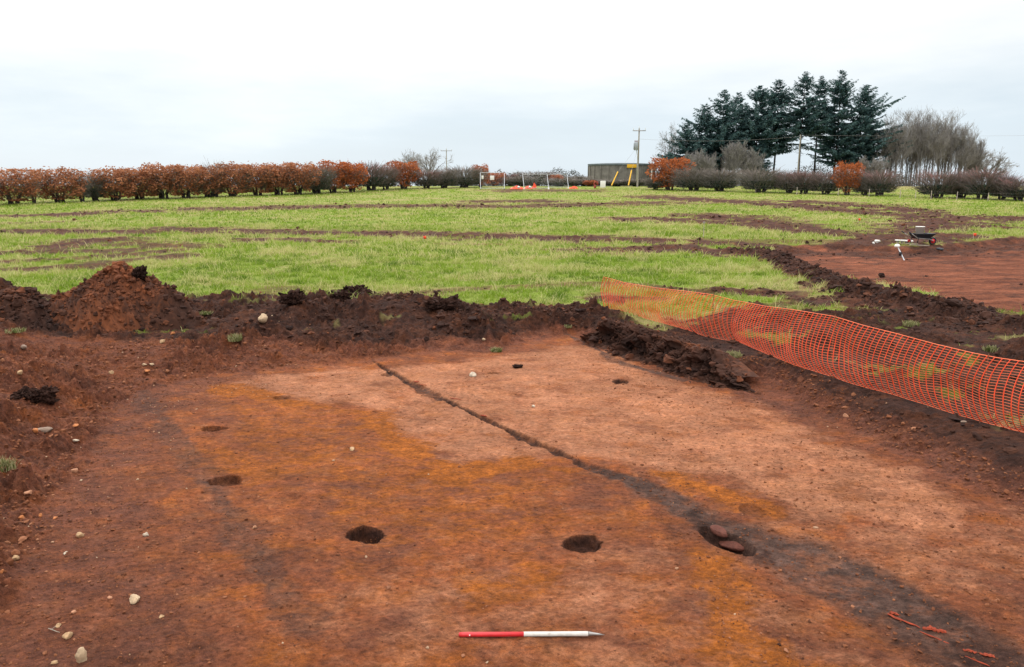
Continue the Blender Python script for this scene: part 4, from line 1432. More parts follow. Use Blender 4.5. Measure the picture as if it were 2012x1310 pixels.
def make_shrub_mesh(kind, seed):
    """unit hedge shrub about 3.6 m tall and 3.2 m wide; returns (stem mesh, crown mesh)"""
    rs = np.random.default_rng(seed)
    st = Geo()
    tw = Geo()
    nst = 5
    for i in range(nst):
        a = i * 6.28 / nst + rs.uniform(-.4, .4)
        o = np.array([math.cos(a) * .22, math.sin(a) * .18, 0.0])
        pts = [o, o * 1.3 + [0, 0, .5], o * 2.2 + [0, 0, 1.15]]
        st.tube(np.array(pts) + rs.normal(0, .04, (3, 3)), [.10, .08, .055], 6, 0.2)
    # crown: a rounded box of growing twigs
    n = {'brown': 520, 'bright': 420, 'grey': 1150, 'pink': 1000, 'thin': 260}[kind]
    thick = {'brown': .012, 'bright': .012, 'grey': .012, 'pink': .012, 'thin': .013}[kind]
    ends = []
    for i in range(n):
        a = rs.uniform(0, 6.28)
        rr = math.sqrt(rs.uniform(0, 1))
        h0 = rs.uniform(0.35, 2.5)
        bulge = 0.55 + 0.45 * math.sin(min(1, h0 / 2.6) * 2.6)
        base = np.array([math.cos(a) * rr * 1.25 * bulge, math.sin(a) * rr * 1.05 * bulge, h0])
        d = norm(np.array([math.cos(a) * (.25 + .65 * rr), math.sin(a) * (.25 + .65 * rr), rs.uniform(.35, 1.3)]))
        L = rs.uniform(.5, 1.1) * (1.3 if rs.uniform() < .16 else 1)
        if h0 < 1.0:
            L *= 0.75
        mid = base + d * L * .5 + rs.normal(0, .06, 3)
        end = mid + norm(d + rs.normal(0, .25, 3) + [0, 0, .2]) * L * .5
        t0 = 0.15 + 0.5 * rs.uniform() + 0.32 * max(0, (h0 - 1.2) / 1.4)
        tw.tube(np.array([base, mid, end]), [thick * 1.3, thick, thick * .5], 3, min(1, t0), cap=False)
        ends += [base, mid, end]
    stem = (st, tw)
    leaf = None
    if kind in ('brown', 'bright'):
        leaf = Geo()
        nl = 5200
        h = rs.uniform(0.35, 3.4, nl)
        prof = np.interp(h, [0.3, 0.8, 1.6, 2.6, 3.2, 3.5], [1.0, 1.35, 1.62, 1.68, 1.6, 1.3])
        a = rs.uniform(0, 6.28, nl)
        rr = rs.uniform(0, 1, nl) ** .42
        lump = 1 + .14 * np.sin(3 * a + h * 2.1 + seed) + .10 * np.sin(5 * a - h * 3.3 + 2 * seed)
        P = np.stack([np.cos(a) * rr * prof * lump, np.sin(a) * rr * prof * lump * .85, h], 1)
        P[:, 2] += .14 * np.sin(P[:, 0] * 3.1 + seed) * (h > 2) + rs.exponential(.08, nl) * (h > 3.1)
        cl = np.sin(P[:, 0] * 4.1 + seed) * np.sin(P[:, 2] * 4.3 + 2 * seed) + np.sin(P[:, 1] * 4.7 + seed) * np.sin(P[:, 0] * 2.3 - P[:, 2] * 3.1)
        keep = cl + rs.normal(0, .5, nl) > -0.95 + 1.3 * (h < 1.0)
        P, cl = P[keep], cl[keep]
        tn = np.clip(.5 + .14 * cl + rs.normal(0, .2, len(P)), 0, 1)
        leaf.quads(leaf_quads(P, np.full(len(P), .10), rs), tn)
    elif kind in ('grey', 'pink'):
        # bramble and ivy in the skirts
        leaf = Geo()
        nl = 900
        a = rs.uniform(0, 6.28, nl)
        rr = rs.uniform(0, 1, nl) ** .6
        h = rs.uniform(.5, 1.5, nl)
        P = np.stack([np.cos(a) * rr * 1.1, np.sin(a) * rr * .9, h], 1)
        leaf.quads(leaf_quads(P, np.full(nl, .10), rs), rs.uniform(0, 1, nl))
    return st, tw, leaf


SHRUB_CACHE = {}
LABELS_USED = set()


def shrub(u, vb, vt, wpx, kind, label, y=None, nvar=5):
    if y is None:
        x, y = onfield(u, vb)
    else:
        x, _ = at_depth(u, vb, y)
    z = gz(x, y)
    pm = FPX / axial(y, z)
    H = (vb - vt) / pm
    Wd = wpx / pm
    var = shrub.count.get(kind, 0)
    shrub.count[kind] = var + 1
    key = (kind, var % nvar)
    names = {'brown': 'beech_shrub', 'bright': 'beech_shrub', 'grey': 'hawthorn_shrub', 'pink': 'hawthorn_shrub', 'thin': 'bare_shrub'}
    root = thing(names[kind], (x, y, z - 0.03), label, 'shrub', 'shrubs of the field hedge', 0)
    sx, sz = Wd / (2.3 if kind in ('brown', 'grey', 'pink') else 2.8), H / 3.55
    if key not in SHRUB_CACHE:
        st, tw, lf = make_shrub_mesh(kind, 100 + 13 * key[1] + hash(kind) % 1 + {'brown': 0, 'bright': 500, 'grey': 1000, 'pink': 1500, 'thin': 2000}[kind])
        a = st.build('stems', M_BARK, root)
        b = tw.build('twigs', M_TWIG_PINK if kind == 'pink' else M_TWIG, root)
        obs = [a, b]
        if lf is not None:
            obs.append(lf.build('leaves', M_LEAF if kind == 'brown' else M_LEAF_BRIGHT if kind == 'bright' else M_IVY, root))
        SHRUB_CACHE[key] = obs
    else:
        for o in SHRUB_CACHE[key]:
            c = o.copy()
            c.parent = root
            COL.objects.link(c)
    root.scale = (sx, max(sx, 0.8) if sx < 1.6 else 1.4, sz)
    root.rotation_euler = (0, 0, 0 if var < nvar else math.pi)
    return root


shrub.count = {}
HEDGE = [
    (-52, 405, 338, 62, 'brown', 'russet beech shrub cut by the left margin'),
    (28, 401, 334, 74, 'brown', 'russet beech shrub leftmost in full view of the hedge'),
    (68, 399, 345, 26, 'thin', 'thin bare shrub filling the gap beside the leftmost beech'),
    (118, 397, 332, 76, 'brown', 'russet beech shrub standing free right of the sky gap'),
    (162, 396, 328, 36, 'thin', 'bare spindly shrub with tall shoots right of the free standing beech'),
    (188, 394, 336, 42, 'grey', 'dark grey leafless shrub between two beeches at the left'),
    (228, 393, 331, 66, 'brown', 'russet beech shrub just right of the dark grey leafless one'),
    (276, 391, 332, 62, 'brown', 'russet beech shrub with a low open foot, third in the unbroken run'),
    (322, 390, 325, 62, 'brown', 'russet beech shrub before the hedge dips, taller than its left neighbour'),
    (366, 389, 327, 58, 'brown', 'dull brown beech shrub left of the twiggy tree top'),
    (424, 387, 308, 46, 'thin', 'bare twiggy shrub rising above the beech hedge'),
    (410, 387, 329, 58, 'brown', 'russet beech shrub under the twiggy shrub'),
    (458, 386, 323, 62, 'brown', 'russet beech shrub right of the twiggy shrub'),
    (506, 384, 324, 60, 'brown', 'russet beech shrub in the middle of the unbroken run'),
    (548, 383, 325, 58, 'brown', 'russet beech shrub next to last in the unbroken run'),
    (586, 382, 322, 56, 'brown', 'russet beech shrub ending the unbroken run, beside grey twigs'),
    (622, 380, 320, 58, 'grey', 'grey leafless shrub splitting the beech hedge'),
    (655, 378, 318, 62, 'bright', 'orange russet beech shrub right of the grey leafless gap'),
    (692, 377, 321, 52, 'bright', 'orange russet beech shrub joined to its left twin'),
    (730, 374, 313, 62, 'pink', 'pinkish twiggy shrub between bright beeches'),
    (758, 373, 322, 42, 'pink', 'low pinkish shrub left of the lone bright beech'),
    (793, 371, 318, 56, 'bright', 'lone bright orange beech shrub below the round bare tree'),
    (838, 370, 328, 48, 'pink', 'leafless shrub under the round bare tree'),
    (872, 369, 328, 50, 'grey', 'grey shrub under the distant pole'),
    (912, 368, 322, 62, 'grey', 'dark greenish shrub left of the mesh panels'),
    (944, 367, 325, 30, 'bright', 'small rusty shrub behind the left edge of the mesh panel'),
]
for r in HEDGE:
    shrub(*r)
BEHIND = [
    (972, 358, 332, 40, 'bright', 'low rusty shrub behind the mesh panel with notices', 128),
    (1003, 356, 329, 26, 'pink', 'small pinkish shrub between the mesh panels', 130),
    (1052, 356, 324, 72, 'grey', 'broad dark shrub behind the leaning mesh panels', 132),
    (1092, 356, 334, 26, 'bright', 'small orange shrub above the right mesh panel', 131),
    (1128, 356, 333, 52, 'grey', 'low dark shrub left of the water tank', 134),
    (1160, 362, 350, 24, 'bright', 'low russet shrub by the red frame', 126),
    (1022, 360, 338, 50, 'grey', 'low grey scrub behind the gap between the mesh panels', 127),
    (1100, 362, 343, 56, 'grey', 'low grey scrub behind the right mesh panel', 126),
    (1210, 363, 349, 70, 'grey', 'low dark growth in front of the tank', 127),
    (1250, 366, 349, 50, 'grey', 'low dark growth at the foot of the transformer pole', 126),
    (1150, 364, 348, 60, 'grey', 'low dark growth right of the mesh panels', 128),
]
for u, vb, vt, w, k, la, y in BEHIND:
    shrub(u, vb, vt, w, k, la, y)
RIGHT = [
    (1316, 373, 312, 70, 'bright', 'bright orange beech bush left of the spruces'),
    (1288, 372, 345, 34, 'grey', 'small dark shrub left of the bright orange bush'),
    (1364, 374, 324, 72, 'grey', 'broad grey shrub right of the bright orange bush'),
    (1414, 375, 327, 66, 'grey', 'broad grey shrub below the leftmost spruces'),
    (1494, 378, 326, 76, 'grey', 'grey thorn shrub on one short trunk under the tall spruces'),
    (1550, 379, 330, 44, 'pink', 'slender pinkish thorn under the paired spruces'),
    (1580, 380, 330, 50, 'pink', 'pinkish thorn under the bare spruce trunks'),
    (1622, 381, 331, 56, 'pink', 'pinkish thorn left of the small orange bush'),
    (1664, 383, 321, 46, 'bright', 'small orange beech bush with a dark foot, among grey thorns'),
    (1698, 383, 338, 44, 'grey', 'low thorn touching the small orange bush'),
    (1728, 384, 328, 60, 'pink', 'round thorn ending the hedge before the straw gap'),
    (1842, 389, 328, 80, 'pink', 'spreading thorn on a forked trunk right of the straw gap'),
    (1888, 389, 332, 56, 'pink', 'thorn right of the forked one'),
    (1930, 391, 324, 70, 'pink', 'tallest thorn near the right margin'),
    (1968, 392, 336, 46, 'pink', 'gap toothed thorn near the right margin'),
    (2000, 393, 343, 62, 'pink', 'low reddish thorn cut by the right margin'),
    (2062, 396, 340, 70, 'pink', 'thorn beyond the right margin'),
]
for r in RIGHT:
    shrub(*r)


def spruce(u, vt, y, wpx, cb, label, dens=1.0, seed=0, lean=0.0, vb=368):
    rs = np.random.default_rng(300 + seed)
    x, ztop = at_depth(u, vt, y)
    z = gz(x, y)
    H = ztop - z
    pm = FPX / axial(y, z)
    R = wpx / pm / 2 * 1.5
    root = thing('spruce_tree', (x, y, z), label, 'tree', 'dark spruces of the copse', 0)
    t = Geo()
    bend = rs.normal(0, .12, 2)
    hh = np.linspace(0, 1, 9)
    t.tube(np.stack([bend[0] * np.sin(hh * 3), bend[1] * np.sin(hh * 3), hh * H], 1), list(np.interp(hh, [0, .1, 1], [.26, .2, .025]) * (H / 20)), 7, .4)
    g = Geo()
    c0 = cb * H
    Q, T = [], []
    h = c0
    while h < H * 0.995:
        f = (h - c0) / (H - c0)
        prof = 1.1 * (1 - f) ** 0.80 * (0.70 + .30 * min(1, f * 4 + .15)) * (1 + .22 * math.sin(h * 1.9 + seed)) + .03
        nb = rs.integers(6, 11) if f < .85 else 6
        for i in range(nb):
            if rs.uniform() > dens:
                continue
            a = rs.uniform(0, 6.28)
            L = R * prof * rs.uniform(.40, 1.25) * (1 + lean * math.cos(a))
            if rs.uniform() < .06:
                L *= 1.3
            L = max(L, .25)
            n = 7
            s = np.linspace(0, 1, n)
            rise = rs.uniform(-.25, .12) if f < .6 else rs.uniform(.05, .5)
            zz = h + L * (rise * s + .22 * s * s)
            ca, sa = math.cos(a), math.sin(a)
            B = np.stack([ca * L * s, sa * L * s, zz], 1)
            g.tube(B[::3], [.035, .022, .01], 3, .1, cap=False)
            m = max(8, int(L * 18))
            k = rs.uniform(.12, 1.03, m)
            p = np.stack([np.interp(k, s, B[:, j]) for j in range(3)], 1)
            wv = (.40 + .36 * (1 - k)) * min(1.2, .5 + L * .22)
            side = np.array([-sa, ca, 0.0])
            sg = rs.choice([-1, 1], m)[:, None]
            d1 = side * sg * rs.uniform(.4, 1, m)[:, None] + np.array([ca, sa, 0]) * rs.uniform(.4, 1.0, m)[:, None]
            d1[:, 2] += rs.uniform(-.85, .25, m)
            d1 /= np.linalg.norm(d1, axis=1)[:, None]
            nn = np.cross(d1, rs.normal(0, 1, (m, 3)))
            nn /= np.linalg.norm(nn, axis=1)[:, None]
            lw = (wv * rs.uniform(.6, 1.2, m))[:, None]
            q = np.stack([p, p + d1 * lw * .5 + nn * lw * .15, p + d1 * lw, p + d1 * lw * .5 - nn * lw * .15], 1)
            Q.append(q)
            T.append(np.clip(rs.normal(.42 + .25 * (k - .5), .2, m), 0, 1))
        h += rs.uniform(.16, .55) * (1.0 if f < .8 else .7)
    g.quads(np.concatenate(Q), np.concatenate(T))
    # dead snags on the bare part of the trunk
    for i in range(int(c0 * 2.2)):
        hz_ = rs.uniform(min(1.0, c0), c0 + 0.1)
        a = rs.uniform(0, 6.28)
        L = rs.uniform(.4, 1.6)
        t.tube(np.array([(0, 0, hz_), (math.cos(a) * L, math.sin(a) * L, hz_ - .2 * L + rs.normal(0, .2))]), [.03, .01], 3, .3, cap=False)
    t.build('trunk', M_BARK, root)
    g.build('crown', M_NEEDLE, root)


SPR = [(1350, 238, 138, 74, .10, 'low bushy spruce at the left end of the copse, beside the bare tree', 1, 0), (1388, 203, 140, 74, .14, 'spruce stepping up from the low one at the left of the copse', 1, 0),
       (1424, 175, 138, 66, .33, 'pointed spruce, third from the left, with a slim top', 1, 0), (1452, 181, 142, 50, .44, 'narrow spruce close behind the pointed third one', .95, 0),
       (1495, 167, 139, 74, .30, 'broad spruce left of the middle of the copse', 1, 0), (1531, 156, 141, 76, .34, 'broad spruce right of its twin in the middle of the copse', 1, 0),
       (1584, 140, 138, 58, .46, 'tall spruce on a long bare trunk, left of two slim ones', .92, 0), (1615, 147, 141, 52, .46, 'tall slim spruce on a bare trunk, right of two slim ones', .85, 0),
       (1655, 136, 139, 76, .20, 'tallest spruce, full to low down', .85, 0), (1702, 166, 140, 98, .20, 'wide spruce at the right end, branches reaching to the bare trees', .95, .1),
       (1468, 205, 146, 56, .26, 'dark spruce filling the middle row behind the twins', 1, 0), (1405, 240, 146, 66, .12, 'shorter dark spruce in the left thicket', 1, 0), (1500, 268, 137, 44, .04, 'young dark spruce low among the trunks', 1, 0)]
for i, (u, vt, y, w, cb, la, dn, ln) in enumerate(SPR):
    spruce(u, vt, y, w, cb, la, dn, i, ln)


def bare_tree(u, vt, y, wpx, label, seed, style='upright', mat=None, name='bare_tree', group='leafless trees of the copse', dense=1.0):
    rs = np.random.default_rng(700 + seed)
    x, ztop = at_depth(u, vt, y)
    z = gz(x, y)
    H = ztop - z
    pm = FPX / axial(y, z)
    R = wpx / pm / 2 * (1.45 if style == 'upright' else 1)
    root = thing(name, (x, y, z), label, 'tree', group)
    t, c = Geo(), Geo()

    def tone(d):
        return float(np.clip(.25 + .16 * (3 - d) + rs.normal(0, .1), 0, 1))
    if style == 'upright':
        nst = int(8 * dense) + 1
        for i in range(nst):
            a = rs.uniform(0, 6.28)
            o = np.array([math.cos(a) * R * .45 * rs.uniform(.1, 1), math.sin(a) * R * .35 * rs.uniform(.1, 1), 0])
            hh = H * rs.uniform(.52, .74)
            lean = np.array([o[0] * .7, o[1] * .6, 0])
            P = np.array([o, o + lean * .3 + [0, 0, hh * .5], o + lean + [0, 0, hh]]) + rs.normal(0, .08, (3, 3))
            t.tube(P, [.105, .08, .035], 6, .35)
            for k in range(20):
                f = rs.uniform(.20, 1)
                q = o + lean * f * f + np.array([0, 0, hh * f])
                aa = rs.uniform(0, 6.28)
                d = norm(np.array([math.cos(aa) * .45, math.sin(aa) * .45, 1.0]))
                branch_out(c, q, d, H * rs.uniform(.13, .26) * (1.15 - .45 * f), .030, 2, tone, rs, .62, .7, None, .0105, 3, (4, 6))
    else:
        th = H * .28
        t.tube(np.array([(0, 0, -.1), (.05, 0, th * .5), (0, .05, th)]), [.45, .34, .3], 8, .35)
        for i in range(9):
            a = i * 6.28 / 9 + rs.uniform(-.3, .3)
            el = rs.uniform(.15, 1.0)
            d = norm(np.array([math.cos(a) * (1.2 - el), math.sin(a) * (1.2 - el), el + .15]))
            L = min(R * .62 / (abs(d[0]) + .35), H * .42)
            branch_out(c, np.array([0, 0, th * rs.uniform(.75, 1.0)]), d, L, .15, 4, tone, rs, .75, .18, None, .016, 4, (3, 4))
        # settle the crown to the measured width and height
        allv = np.concatenate(c.v)
        kx = R / (np.percentile(np.abs(allv[:, 0]), 99) + 1e-6)
        kz = (H - th * .6) / (np.percentile(allv[:, 2], 99.5) - th * .6)
        for v in c.v:
            v[:, 0] *= kx
            v[:, 1] *= kx
            v[:, 2] = th * .6 + (v[:, 2] - th * .6) * kz
        th2 = th
    t.build('trunk', M_BARK_PALE, root)
    c.build('crown', mat or M_BARK_PALE, root)


BT = [(1768, 204, 137, 44, 'slender bare tree leaning against the wide spruce'), (1796, 202, 140, 50, 'bare upright tree second from the wide spruce'), (1832, 204, 138, 62, 'tall bare tree in the middle of the leafless clump'),
      (1864, 214, 141, 58, 'bare tree right of the tallest in the leafless clump'), (1892, 232, 138, 56, 'bare tree on the falling shoulder of the leafless clump'), (1914, 262, 140, 44, 'low bare tree ending the leafless clump'),
      (1446, 268, 133, 62, 'bare scrubby tree in front of the left spruces'), (1722, 300, 132, 56, 'low bare tree in front of the wide spruce'), (1392, 290, 133, 50, 'low bare tree before the stepping spruces at the left'), (1478, 288, 134, 46, 'low bare tree before the broad twin spruces'), (1360, 285, 134, 50, 'low bare tree behind the bright orange bush')]
for i, (u, vt, y, w, la) in enumerate(BT):
    bare_tree(u, vt, y, w, la, i, 'upright')
bare_tree(1322, 246, 142, 66, 'spreading bare tree at the left end of the spruces', 31, 'round')
bare_tree(1950, 296, 145, 90, 'thin low bare tree beyond the right hedge', 37, 'round')
bare_tree(844, 293, 185, 84, 'round headed bare tree far beyond the hedge beside the small pole', 33, 'round', None, 'bare_tree', 'far leafless trees')
bare_tree(802, 299, 190, 62, 'flat topped bare tree left of the round headed one', 35, 'round', None, 'bare_tree', 'far leafless trees')


def far_woods():
    rs = np.random.default_rng(77)
    g = Geo()
    y = 250.0
    us = rs.uniform(860, 1790, 60000)
    top = 336 - 14 * np.exp(-((us - 1614) / 38) ** 2) + 7 * np.sin(us * .05) + 4 * np.sin(us * .17 + 1) + 6 * (us < 1000)
    v = top + (378 - top) * rs.uniform(0.0, 1, len(us)) ** .6 + rs.exponential(1.0, len(us)) * 0
    P = []
    for u, vv in zip(us, v):
        x, z = at_depth(u, vv, y)
        P.append((x, y + rs.uniform(-5, 5), z))
    g.quads(leaf_quads(np.array(P), np.full(len(P), .24), rs), rs.uniform(0, .75, len(P)))
    o = g.build('far_woods', tone_mat('far_scrub', (.03, .042, .040), (.14, .12, .10), .9))
    tag(o, 'dark scrub and woodland on the skyline beyond the hedge', kind='stuff')


far_woods()


# ----------------------------------------------------- works at the far end
def tank():
    y = 150.0
    x, zt = at_depth(1221, 322, y)
    z = gz(x, y)
    R = 64 / (FPX / axial(y, z))
    H = zt - z
    root = thing('water_tank', (x, y, z), 'low round concrete water tank behind the transformer pole', 'water tank')
    n = 64
    a = np.arange(n) * 2 * np.pi / n
    rings = []
    for r, h in ((R, -.4), (R, H - .30), (R - .001, H - .30)):
        rings.append(np.stack([np.cos(a) * r, np.sin(a) * r, np.full(n, h)], 1))
    g = Geo()
    F = [(i * n + j, i * n + (j + 1) % n, (i + 1) * n + (j + 1) % n, (i + 1) * n + j) for i in range(2) for j in range(n)]
    g.add(np.concatenate(rings), F)
    for j in range(24):     # ribs between the wall panels
        b = j * 2 * math.pi / 24
        g.box((math.cos(b) * (R + .04), math.sin(b) * (R + .04), H / 2 - .2), (.22, .22, H - .35), rot_xyz(0, 0, b))
    g.build('wall', M_CONC, root, smooth=False)
    rings = [np.stack([np.cos(a) * r, np.sin(a) * r, np.full(n, h)], 1) for r, h in ((R + .15, H - .30), (R + .15, H), (R * .6, H + .14), (.02, H + .22))]
    g = Geo()
    F = [(i * n + j, i * n + (j + 1) % n, (i + 1) * n + (j + 1) % n, (i + 1) * n + j) for i in range(3) for j in range(n)]
    g.add(np.concatenate(rings), F)
    g.build('roof', M_ROOFC, root, smooth=False)
    # yellow notice hung on the wall of the tank
    sx, sz = at_depth(1241, 326, y - R)
    g = Geo()
    g.box((0, 0, 0), (1.75, .06, .62))
    o = g.build('notice_board', M_YEL, bevel=0.01)
    o.location = (sx, y - math.sqrt(max(0, (R + .2) ** 2 - (sx - x) ** 2)) - .08, sz)
    tag(o, 'wide yellow notice on the rim of the water tank', 'sign')
    px, pz = at_depth(1277, 330, y - R * .7)
    g = Geo()
    g.tube([(0, 0, 0), (0, 0, 1.2), (.05, 0, 1.45), (.25, 0, 1.5)], .13, 10)
    o = g.build('vent_pipe', M_WHITE)
    o.location = (px, y - R * .7 - 2, pz - 1.3)
    o.location.z = gz(o.location.x, o.location.y)
    o.scale.z = max(1.0, (pz - o.location.z) / 1.5)
    tag(o, 'white bent vent pipe at the right of the tank', 'pipe')


tank()


def pole(u, vt, y, label, vcross=None, cross_w=2.3, transformer=False, mat=M_POLE, r=.14):
    x, zt = at_depth(u, vt, y)
    z = gz(x, y)
    H = zt - z
    root = thing('utility_pole', (x, y, z), label, 'utility pole', 'poles of the overhead line')
    g = Geo()
    g.tube([(0, 0, -.4), (0, 0, H * .5), (0, 0, H)], [r, r * .85, r * .7], 12)
    g.build('shaft', mat, root)
    if cross_w:
        hc = H - .35
        g = Geo()
        g.box((0, -.13, hc), (cross_w, .11, .12))
        c = g.build('crossarm', M_STEEL, root)
        for sx in (-cross_w / 2 + .08, 0, cross_w / 2 - .08):
            g = Geo()
            zb = hc + .06 if sx else H
            g.tube([(sx, -.13 if sx else 0, zb), (sx, -.13 if sx else 0, zb + .12), (sx, -.13 if sx else 0, zb + .2), (sx, -.13 if sx else 0, zb + .32), (sx, -.13 if sx else 0, zb + .36)], [.03, .08, .05, .08, .03], 8)
            g.build('insulator', M_GALV, root)
    if transformer:
        hz_ = H * .70
        g = Geo()
        g.tube([(-.42, -.05, hz_ - .62), (-.42, -.05, hz_ - .55), (-.42, -.05, hz_ + .52), (-.42, -.05, hz_ + .60)], [.27, .33, .33, .28], 16)
        for k in range(3):
            g.box((-.74, -.25 + .2 * k, hz_ - .05), (.06, .06, .9))
        tb = g.build('transformer', M_TRANS, root)
        for k in (-.18, 0, .18):
            g = Geo()
            g.tube([(-.42 + k, -.05, hz_ + .58), (-.42 + k, -.05, hz_ + .75), (-.42 + k, -.05, hz_ + .88)], [.04, .07, .03], 8)
            g.build('bushing', M_RUST, tb)
        g = Geo()
        g.box((-.12, 0, hz_ + .2), (.3, .12, .1))
        g.box((-.12, 0, hz_ - .3), (.3, .12, .1))
        g.build('bracket', M_STEEL, root)
        g = Geo()
        g.tube([(-.35, -.1, hz_ - .6), (-.2, -.15, hz_ - 1.3), (-.16, -.16, hz_ - 2.2), (-.16, -.16, 1.0)], .05, 6)
        g.build('cable', M_GALV, root)
    return root, np.array([x, y, z]), H


r1, p1, h1 = pole(1256, 252, 122, 'timber pole carrying a grey transformer in front of the tank', cross_w=2.0, transformer=True)
r2, p2, h2 = pole(877, 293, 180, 'small distant pole with a crossarm beside the round bare tree', cross_w=2.6, r=.12)
r3, p3, h3 = pole(1573, 264, 131, 'pale bare pole standing among the spruce trunks', cross_w=0, r=.11)


def wire(a, b, sag, label, r=.011):
    t = np.linspace(0, 1, 14)
    P = a + (b - a) * t[:, None]
    P[:, 2] -= sag * 4 * t * (1 - t)
    g = Geo()
    g.tube(P - a, r, 4)
    o = g.build('overhead_wire', M_STEEL)
    o.location = a
    tag(o, label, 'wire', 'overhead wires')


wire(p1 + [0, -.1, h1 - .9 - .7], p3 + [0, -.15, h3 - .3], .5, 'low wire from the transformer pole into the spruces')
xr, zr = at_depth(2200, 262, 140)
wire(p3 + [0, -.15, h3 - .1], np.array([xr, 140, zr]), .3, 'wire crossing in front of the spruces and bare trees to the right')


def stay(u0, v0, u1, v1, label):
    x0, y0 = onfield(u0, v0)
    z0 = gz(x0, y0)
    x1, z1 = at_depth(u1, v1, y0 + .5)
    root = thing('stay_guard', (x0, y0, z0), label, 'stay guard', 'yellow guards on the pole stays')
    g = Geo()
    d = np.array([x1 - x0, .5, z1 - z0])
    g.tube([d * 0.12, d], [.09, .09], 8)
    g.build('sleeve', M_YEL, root)
    g = Geo()
    g.tube([(0, 0, -.1), d * .5, d], [.02, .02, .02], 6)
    g.tube([d, p1 + [0, 0, h1 * .72] - np.array([x0, y0, z0])], .012, 5)
    g.build('stay_wire', M_STEEL, root)


stay(1200, 368, 1214, 337, 'longer leaning yellow stay guard, left of the pair')
stay(1234, 368, 1241, 334, 'steeper yellow stay guard, beside the transformer pole')


def mesh_panel(u0, u1, vt, vb, label, y, lean=0.0, notices=()):
    xa, za = at_depth(u0, vb, y)
    xb, zb = at_depth(u1, vb, y)
    z = gz((xa + xb) / 2, y) + .05
    _, zt = at_depth(u0, vt, y)
    H = zt - z
    L = xb - xa
    root = thing('mesh_fence_panel', (xa, y, z), label, 'fence panel', 'mesh site fencing at the far end of the field', 0)
    g = Geo()
    k = lean
    for p, q in (((0, 0), (k, H)), ((L, 0), (L + k, H)), ((k, H), (L + k, H)), ((0, .12), (L, .12))):
        g.tube([(p[0], 0, p[1]), (q[0], 0, q[1])], .032, 8)
    g.build('frame', M_GALV, root)
    g = Geo()
    for s in np.arange(.12, L, .12):
        g.tube([(s, 0, .12), (s + k, 0, H)], .0022, 3, cap=False)
    for h in np.arange(.3, H, .25):
        g.tube([(k * h / H, 0, h), (L + k * h / H, 0, h)], .0022, 3, cap=False)
    g.build('wire_mesh', M_GALV, root)
    for s in (0, L):
        g = Geo()
        g.box((s, 0, -.02), (.22, .65, .14))
        g.build('foot_block', M_WHITE if lean else M_BLACK, root, bevel=.02)
    for (un, vn, w, h) in notices:
        nx, nz = at_depth(un, vn, y - .05)
        g = Geo()
        g.box((0, 0, 0), (w, .012, h))
        o = g.build('notice', M_WHITE, bevel=.003)
        o.location = (nx, y - .06, nz)
        tag(o, ('larger' if w > .5 else 'narrow') + ' white notice tied to the left mesh panel', 'notice')


mesh_panel(944, 991, 339, 369, 'mesh fence panel carrying two white notices', 114, 0.0, ((948, 348, .30, .48), (967, 349, .60, .62)))
mesh_panel(1030, 1078, 342, 369, 'leaning mesh fence panel in the middle of three', 114.5, -.25)
mesh_panel(1078, 1117, 342, 367, 'leaning mesh fence panel at the right of three', 116.5, -.25)


def crumple(u, v, wpx, hpx, label, mat=M_NET, seed=0):
    y = 115.0 + seed * .4
    x, _ = at_depth(u, v, y)
    z = gz(x, y)
    pm = FPX / axial(y, z)
    w, h = wpx / pm, hpx / pm
    n = 26
    s = np.linspace(-1, 1, n)
    X, Y = np.meshgrid(s, s)
    r = np.sqrt(X ** 2 + Y ** 2)
    Z = np.clip(1 - r, 0, 1) ** .6 * (1 + .5 * fbm(X + seed * 7, Y, .5, 3, 81 + seed)) * h
    V = np.stack([(X * w / 2).ravel(), (Y * w * .35).ravel(), Z.ravel()], 1)
    i = (np.arange(n - 1)[:, None] * n + np.arange(n - 1)[None, :]).ravel()
    o = mesh_np('crumpled_netting', V, np.stack([i, i + 1, i + n + 1, i + n], 1), mat)
    o.location = (x, y, z + .01)
    tag(o, label, 'netting', 'bundles of orange netting at the far end')


crumple(1016, 369, 28, 6, 'crumpled orange netting between the mesh panels', seed=0)
crumple(1038, 369, 18, 6, 'orange bundle at the foot of the middle panel, left', seed=1)
crumple(1050, 368, 9, 10, 'upright reddish bundle behind the middle panel', seed=2)
crumple(1127, 369, 18, 4.5, 'flat bright orange bundle right of the mesh panels', seed=3)
for u, v, la in ((1019, 362, 'white bag on the crumpled orange netting'), (1041, 363, 'small white bag behind the middle mesh panel')):
    x, zz = at_depth(u, v, 113.6)
    o = one_lump('white_bag', u, 371, 7, M_WHITE, la, 'bag', None, (1, .8, .8), .14)
    o.location = (x, 113.8, zz)
    o.location.z = gz(x, 113.8) + .35


